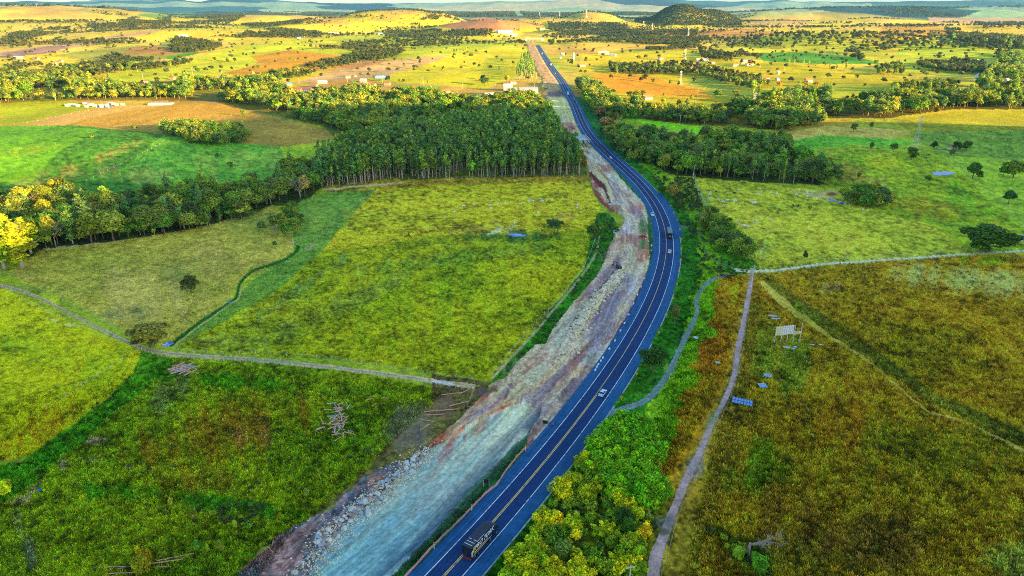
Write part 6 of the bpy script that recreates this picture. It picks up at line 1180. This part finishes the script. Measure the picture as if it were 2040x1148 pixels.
# ------------------------------------------------------------ cattle
M_COW = simple('white_hide', (.78,.74,.72), .8); M_COWD = simple('dark_hide', (.04,.03,.03), .8); M_COWB = simple('tan_hide', (.6,.4,.22), .8)
def cow_mesh(name, m, graze):
    me = bpy.data.meshes.new('skel'); hd = (0, 1.55, .35) if graze else (0, 1.6, 1.45)
    V = [(0,-.75,1.2),(0,-.2,1.15),(0,.35,1.15),(0,.75,1.25),(0,1.1,1.05 if graze else 1.45),hd,(0,hd[1]+.32,hd[2]-.2),(0,-.95,1.15),(0,-1.02,.6)]
    Rr = [.30,.40,.40,.33,.20,.16,.09,.07,.035]; Ed = [(0,1),(1,2),(2,3),(3,4),(4,5),(5,6),(0,7),(7,8)]
    for s in (-1, 1):
        for y0, bx in ((0, -1), (3, 1)):
            k = len(V); yy = V[y0][1]; V += [(s*.22,yy + (-.05 if bx < 0 else .02),.85),(s*.24,yy + (.10 if bx < 0 else 0),.55),(s*.24,yy - (.06 if bx < 0 else 0),.28),(s*.24,yy,.03)]; Rr += [.16,.09,.055,.06]; Ed += [(y0,k),(k,k+1),(k+1,k+2),(k+2,k+3)]
        k = len(V); V += [(s*.16,hd[1]-.08,hd[2]+.12),(s*.27,hd[1]-.1,hd[2]+.1)]; Rr += [.04,.03]; Ed += [(5,k),(k,k+1)]
    me.from_pydata(V, Ed, []); o = bpy.data.objects.new('skel', me); COL.objects.link(o); md = o.modifiers.new('s', 'SKIN'); 
    for i, r in enumerate(Rr): me.skin_vertices[0].data[i].radius = (r, r * (1.15 if i < 3 else 1))
    me.skin_vertices[0].data[1].use_root = True; o.modifiers.new('u', 'SUBSURF').levels = 1
    dg = bpy.context.evaluated_depsgraph_get(); out = bpy.data.meshes.new_from_object(o.evaluated_get(dg)); bpy.data.objects.remove(o); out.name = name; out.materials.clear(); out.materials.append(m); return out
COWS = {k: [cow_mesh('cow', m, g) for g in (True, False)] for k, m in (('w', M_COW), ('d', M_COWD), ('b', M_COWB))}
def cow(px, py, k='w', label=None, group=None):
    o = bpy.data.objects.new('cow', COWS[k][random.random() < .4]); COL.objects.link(o); o.location = pt(px, py); o.rotation_euler.z = random.uniform(0, 6.28); o.scale = (.9,) * 3; tag(o, label, 'cow', group)
for x, y in [(886,436),(904,425),(923,412),(944,410),(977,411),(979,419),(992,409),(1006,406),(1055,402),(1059,402),(1063,402),(1077,399),(1081,403),(1089,402),(1037,410),(1150,411),(1149,416),(1072,426)]: cow(x, y, 'w', 'white cow grazing with the herd in the central pasture', 'white herd in the central pasture')
for x, y in [(1415,385),(1414,391),(1416,397),(1432,399),(1440,404),(1448,401),(1442,411),(1470,380),(1462,403),(1465,402),(1517,384),(1509,389),(1497,405),(1501,407),(1505,405),(1500,444),(1509,444),(1470,447),(1480,451),(1484,453),(1490,454),(1534,386),(1547,388),(1587,391),(1608,394),(1536,440),(1719,419),(1728,422)]: cow(x, y, 'w', 'white cow grazing in the right-hand pasture', 'white herd in the right-hand pasture')
for x, y, l in [(1426,385,'dark cow beside the white cows at the top of the right pasture'),(1462,387,'black cow under the white one in the upper right pasture'),(1580,411,'left dark calf of the pair in the right pasture'),(1590,412,'right dark calf of the pair in the right pasture')]: cow(x, y, 'd', l)
cow(1471,402,'b','tan cow beside two white ones in the right pasture')
for x, y in [(1003,262),(885,90),(981,96),(990,95),(815,108),(820,107),(1843,76),(1853,77),(1862,76),(1830,75),(1870,79),(1650,55),(1660,54),(1670,53),(1420,45)]: cow(x, y, 'w', 'distant white cow, a speck on the far slopes', 'distant cows on the far slopes') if y < 200 else None
# ------------------------------------------------------------ houses
M_WALL = simple('white_wall', (.62,.58,.52), .85); M_WALLO = simple('ochre_wall', (.70,.42,.24), .85); M_TILE = simple('orange_tiles', (.62,.22,.09), .85, var=.2, sc=2); M_TIN = simple('grey_tin', (.45,.47,.5), .6, var=.15); M_WTIN = simple('white_tin', (.55,.56,.58), .6); M_DT = simple('brown_tiles', (.32,.16,.1), .85, var=.2); M_BLT = simple('blue_tin', (.15,.3,.5), .5); M_WIN = M_GLASS
MW = {'w': M_WALL, 'o': M_WALLO, 'g': M_CONC, 'b': M_BLT}; MR_ = {'o': M_TILE, 'g': M_TIN, 'w': M_WTIN, 'd': M_DT, 'b': M_BLT}
def house(px, py, w, d, h, wall, roof, label, rz=None, name='house', cat='house', flatroof=False, rise=.34):
    t = empty(name, pt(px, py), random.uniform(-.5, .5) if rz is None else rz); t.scale = (.85,) * 3; tag(t, label, cat); b = MB(); b.box(-w/2, w/2, -d/2, d/2, -1.5, h); wl = b.obj('wall', MW[wall], t)
    b = MB(); r = d * rise; e = .5
    if flatroof: b.box(-w/2 - e, w/2 + e, -d/2 - e, d/2 + e, h + .01, h + .35)
    else:
        k = len(b.v); b.v += [(-w/2-e,-d/2-e,h-.05),(w/2+e,-d/2-e,h-.05),(w/2+e,d/2+e,h-.05),(-w/2-e,d/2+e,h-.05),(-w/2-e,0,h+r),(w/2+e,0,h+r)]
        for f in [(0,1,5,4),(2,3,4,5),(0,4,3),(1,2,5),(3,2,1,0)]: b.f.append(tuple(k+i for i in f)); b.m.append(0)
    b.obj('roof', MR_[roof], t)
    b = MB(); b.box(-.5, .5, -d/2 - .05, -d/2 - .005, -.2, min(2.1, h - .3)); b.obj('door', M_DT if wall != 'b' else M_WALL, t)
    for q in ((-w*.3, w*.3) if w < 14 else (-w*.38, -w*.2, w*.2, w*.38)): b = MB(); b.box(q - .6, q + .6, -d/2 - .05, -d/2 - .005, 1.0, min(2.1, h - .3)); b.obj('window', M_WIN, t)
house(1040,188,54,22,9,'w','g','long white warehouse with grey roof beside the roadworks', .04, 'warehouse', 'warehouse', rise=.12); house(1012,180,16,14,7,'w','g','white annexe at the left end of the warehouse', .04, 'warehouse_annexe', 'building'); house(975,192,16,8,3.5,'w','g','low white shed left of the warehouse', .3)
for a_ in [(52,146,13,9,3.5,'w','o','orange-roofed cottage at the far left farm'),(64,141,12,8,3.5,'w','o','cream cottage behind the orange-roofed one at far left'),(89,141,12,9,3.5,'w','o','reddish-roofed cottage in the middle of the far left farm'),(110,147,14,9,3.5,'w','o','orange-roofed cottage at the right of the far left farm'),(73,148,11,7,3,'w','o','low cream hut between the far left cottages'),(122,123,13,7,3,'w','o','pink-roofed house on the olive slope at left'),(110,129,7,6,5,'w','o','small tall white hut above the far left cottages'),
  (37,117,26,10,4,'w','w','long white barn on the far left slope'),(72,118,20,8,3,'w','o','pale pink-roofed barn right of the white barn'),(322,45,24,12,6,'w','w','white farmhouse among the far grove'),(365,73,40,16,5,'w','w','row of white sheds beside the far left grove'),(292,165,9,6,3.5,'w','o','small white hut under the left field lane'),(432,157,14,8,3.5,'w','o','pinkish farmhouse by the lane under the bright field'),(345,159,9,7,4,'o','o','brown hut beside the field lane'),(358,163,6,6,4,'w','w','tiny white hut in front of the brown one'),
  (577,172,10,8,4,'o','b','blue-roofed shed at the left of the farm sheds'),(627,174,16,10,4.5,'w','o','orange-roofed house of the central farm'),(643,167,16,9,4,'w','w','white roofed house of the central farm'),(612,182,22,10,3.5,'g','d','dark brown shed below the central farm'),(594,182,14,8,3.5,'o','d','low brown shed left of the dark one'),(703,154,16,8,3.5,'w','o','reddish-roofed farmhouse left of the pale pond'),(694,156,10,7,3.5,'w','o','red cottage beside the reddish farmhouse'),(724,164,12,8,4.5,'w','w','yellowish white house below the pale pond'),(732,172,13,8,4,'w','o','red-tiled cottage right of the yellowish house'),(743,173,10,8,4,'w','o','small red-tiled cottage by the palms'),(740,179,16,8,3.5,'w','d','brown-tiled house behind the woods'),(772,170,10,9,4,'o','d','brown hut below the bright field'),
  (889,187,14,9,4,'w','o','pink-roofed house in the lit woods'),(935,209,10,8,3.5,'w','o','red-roofed hut in the woods clearing'),(665,66,60,14,6,'w','o','long white building with reddish roof far behind'),(757,69,26,14,6,'w','b','blue-roofed barn beside the far road'),(1007,68,70,30,9,'w','w','white factory roofs behind the brown hill'),(1022,73,40,20,8,'w','g','grey-roofed factory hall beside the white one'),(992,66,30,14,10,'w','w','small white factory block at the left of the halls'),
  (1120,110,12,9,6,'w','o','orange and white two-storey house right of the far straight'),(1117,117,6,5,3,'w','w','small white hut in front of the two-storey house'),(1158,133,18,12,5,'w','o','wide roadside house with dark roof and blue shade'),(1202,108,30,14,5,'w','w','long white barn right of the white tower'),(1220,112,22,8,5,'w','w','pale sheds at the end of the long barn'),(1080,60,30,16,7,'w','o','red-roofed houses behind the overpass'),
  (1316,119,12,9,5,'w','o','orange-roofed house alone in the yellow meadow'),(1380,131,14,8,4,'w','o','pink-walled cottage at the left of the hillside village'),(1399,122,34,9,4,'w','w','long white-roofed barn of the hillside village'),(1417,127,18,8,4,'w','o','pinkish house right of the long barn'),(1381,139,12,8,4.5,'w','o','white and orange cottage below the village barn'),(1410,147,16,6,2.5,'o','d','low brown shed under the hillside village'),(1466,132,18,8,4,'w','o','orange-roofed long cottage in the right village'),(1484,127,18,10,6,'w','w','white block house in the right village'),(1493,131,22,8,4,'w','o','orange-tiled house beside the white block'),(1457,150,11,8,5,'w','o','white and red cottage below the right village'),(1525,159,16,9,4.5,'w','o','orange-roofed house behind the very tall tree'),
  (1290,199,13,9,4,'w','o','white farmhouse with orange roof in the bright meadow'),(1288,194,14,6,3.5,'w','o','rear wing of the bright meadow farmhouse'),(1266,205,5,4,2.5,'o','o','tiny brick hut left of the meadow farmhouse'),(1055,152,12,9,4,'o','d','brown house behind the left roadside trees'),(1021,168,12,8,4,'w','o','orange-roofed hut behind the warehouse'),
  (1610,164,14,10,5,'w','o','white farmhouse with red roof beside the orange-leaved tree'),(1548,161,7,6,4,'w','b','small blue-trimmed hut at the tall trees'),(1550,148,6,6,5,'w','w','white water tank hut above the blue-trimmed one'),(1942,123,16,8,4,'w','w','white barn in the lit meadow at right'),(1925,144,26,8,4,'w','w','left wing of the long white stable at right'),(1950,142,50,10,4,'w','w','long white-roofed stable at the right wood'),(1955,147,20,9,4,'g','d','dark shed in front of the long stable'),(1950,158,8,20,4,'w','w','left one of the two parallel pale sheds'),(1960,158,8,20,4,'w','w','right one of the two parallel pale sheds'),(2005,163,8,6,4,'w','w','white hut in the right wood'),
  (1897,298,8,6,3,'w','o','small yellow cottage behind the right hill'),(1909,297,5,4,3,'w','w','pale shed beside the yellow cottage'),(2036,480,5,4,2.6,'w','b','white and blue shed cut by the right edge')]: house(*a_)
b = MB(); b.tube([(0,0,-1),(0,0,17)], [2.6,2.6], 14); b.tube([(0,0,17),(0,0,18.2)], [2.6,.6], 14); o = b.obj('water_tower', M_WTIN); o.location = pt(1142, 121); tag(o, 'tall white cylindrical water tower beside the far highway', 'tower')
b = MB(); prism(b, [(-5,-.5),(-5,1.2),(-2.5,2.6),(2.5,2.6),(5,1.2),(5,-.5)], -15, 15); o = b.obj('plastic_greenhouse', M_WTIN); o.location = pt(321, 209); tag(o, 'white plastic tunnel on the crest of the orange field', 'greenhouse')
for i, (x, y) in enumerate([(134,212),(140,211),(147,211),(151,212),(156,213),(169,208),(172,214),(178,211),(184,210),(189,213),(202,212),(213,211),(221,208),(226,209),(233,211),(245,210)]): 
    t = empty('calf_hutch', pt(x, y), random.uniform(-.4, .4)); tag(t, 'white hut in the small camp around the blue pool', 'hut', 'white huts around the blue pool'); b = MB(); b.box(-2.2, 2.2, -1.3, 1.3, -.3, 2.2); b.obj('wall', M_WALL, t); b = MB(); prism(b, [(-1.5,2.2),(0,2.9),(1.5,2.2)], -2.4, 2.4); b.obj('roof', M_WTIN, t)
for i, (x, y) in enumerate([(595,77),(600,74),(606,74),(611,73),(616,72),(621,71)]): b = MB(); prism(b, [(-4,-.5),(-4,2.5),(0,4.2),(4,2.5),(4,-.5)], -7, 7); o = b.obj('pale_shed', M_WTIN); o.location = pt(x, y); o.rotation_euler.z = .6; tag(o, 'pale shed in the row along the far winding road', 'shed', 'pale sheds along the far winding road')
# ------------------------------------------------------------ the air between the viewer and the far hills
hz = MB(); hz.box(-33000, 33000, -2500, 34000, -80, 420); hm = bpy.data.materials.new('haze'); hm.use_nodes = True; ht = hm.node_tree; ht.nodes.remove(ht.nodes['Principled BSDF'])
pv = ht.nodes.new('ShaderNodeVolumePrincipled'); pv.inputs['Color'].default_value = (.20, .60, 1.0, 1); pv.inputs['Density'].default_value = 2.2e-5; pv.inputs['Anisotropy'].default_value = .2
ht.links.new(pv.outputs[0], ht.nodes['Material Output'].inputs['Volume'])
o = hz.obj('haze', hm); o['kind'] = 'stuff'; o['label'] = 'pale blue haze over the far hills'; o['category'] = 'haze'
# ------------------------------------------------------------ put the trees into the scene
prcol = {}
def src_col(kind):
    if kind in prcol: return prcol[kind]
    c = bpy.data.collections.new('seed_' + kind); prcol[kind] = c
    for w_, key in enumerate(('one', 'far')):
        for i, p in enumerate(PROTO[kind]):
            o = bpy.data.objects.new('seed_%d%d_%s' % (w_, i, kind), p[key]); c.objects.link(o)
    return c
def scatter(name, kind, L_, label):
    me = bpy.data.meshes.new(name); n = len(L_); me.vertices.add(n)
    me.vertices.foreach_set('co', np.array([tuple(d['p']) for d in L_], np.float32).ravel())
    nv = len(PROTO[kind])
    for an, ty, vals in (('scl', 'FLOAT_VECTOR', np.array([d['s'] for d in L_], np.float32).ravel()), ('rot', 'FLOAT_VECTOR', np.array([(0, 0, d['rz']) for d in L_], np.float32).ravel()),
                         ('pick', 'INT', np.array([d['v'] + (nv if d['app'] < 14 else 0) for d in L_], np.int32))):
        at = me.attributes.new(an, ty, 'POINT'); at.data.foreach_set('vector' if ty == 'FLOAT_VECTOR' else 'value', vals)
    o = bpy.data.objects.new(name, me); COL.objects.link(o)
    ng = bpy.data.node_groups.new(name, 'GeometryNodeTree'); ng.interface.new_socket('Geometry', in_out='INPUT', socket_type='NodeSocketGeometry'); ng.interface.new_socket('Geometry', in_out='OUTPUT', socket_type='NodeSocketGeometry')
    gi = ng.nodes.new('NodeGroupInput'); go = ng.nodes.new('NodeGroupOutput'); iop = ng.nodes.new('GeometryNodeInstanceOnPoints'); ci = ng.nodes.new('GeometryNodeCollectionInfo')
    ci.inputs['Collection'].default_value = src_col(kind); ci.inputs['Separate Children'].default_value = True; ci.inputs['Reset Children'].default_value = True
    def na(nm, ty):
        x = ng.nodes.new('GeometryNodeInputNamedAttribute'); x.data_type = ty; x.inputs['Name'].default_value = nm; return x.outputs['Attribute']
    ng.links.new(gi.outputs[0], iop.inputs['Points']); ng.links.new(ci.outputs[0], iop.inputs['Instance']); iop.inputs['Pick Instance'].default_value = True
    ng.links.new(na('pick', 'INT'), iop.inputs['Instance Index']); ng.links.new(na('scl', 'FLOAT_VECTOR'), iop.inputs['Scale'])
    e2r = ng.nodes.new('FunctionNodeEulerToRotation'); ng.links.new(na('rot', 'FLOAT_VECTOR'), e2r.inputs[0]); ng.links.new(e2r.outputs[0], iop.inputs['Rotation'])
    ng.links.new(iop.outputs[0], go.inputs[0]); md = o.modifiers.new('stand', 'NODES'); md.node_group = ng
    tag(o, label, 'trees' if kind != 'shrub' else 'bushes', kind='stuff'); return o
STAND = {'broadleaf_tree': ('woodland', 'leafy woods filling the belts and hollows of the valley'), 'eucalyptus_tree': ('eucalyptus_plantation', 'dense inner rows of the dark eucalyptus plantation'),
         'tall_tree': ('tall_woodland', 'taller slender trees rising out of the valley woods'), 'shrub': ('scrub', 'low bushes and scrub of verges and rough fields'), 'bare_tree': ('leafless_woodland', 'grey leafless trees inside the woods')}
cnt = 0
for kind in PROTO:
    LK = [d for d in TREES if d['kind'] == kind]; LK.sort(key=lambda d: (-(1 if d['parts'] else 0), -d['app']))
    vis = lambda d: True
    single, rest = LK[:300], LK[300:]
    for d in single:
        pr = PROTO[kind][d['v']]; p = d['p']
        if d['app'] > 30 or (d['parts'] and d['app'] > 14):
            root = empty(d['name'], p, d['rz']); root.scale = d['s']; kids = []
            for key in ('trunk', 'crown'):
                c = bpy.data.objects.new(key, pr[key]); COL.objects.link(c); c.parent = root; kids.append(c)
                if key == 'crown' and d['tint']: c.color = (*d['tint'], 1)
        else:
            root = bpy.data.objects.new(d['name'], pr['one']); COL.objects.link(root); root.location = p; root.rotation_euler = (0, 0, d['rz']); root.scale = d['s']
            if d['tint']: root.color = (*d['tint'], 1)
        tag(root, d['label'], d['cat'], d['group']); cnt += 1
    if rest: scatter(STAND[kind][0], kind, rest, STAND[kind][1])
print('individual trees', cnt, 'all', len(TREES))
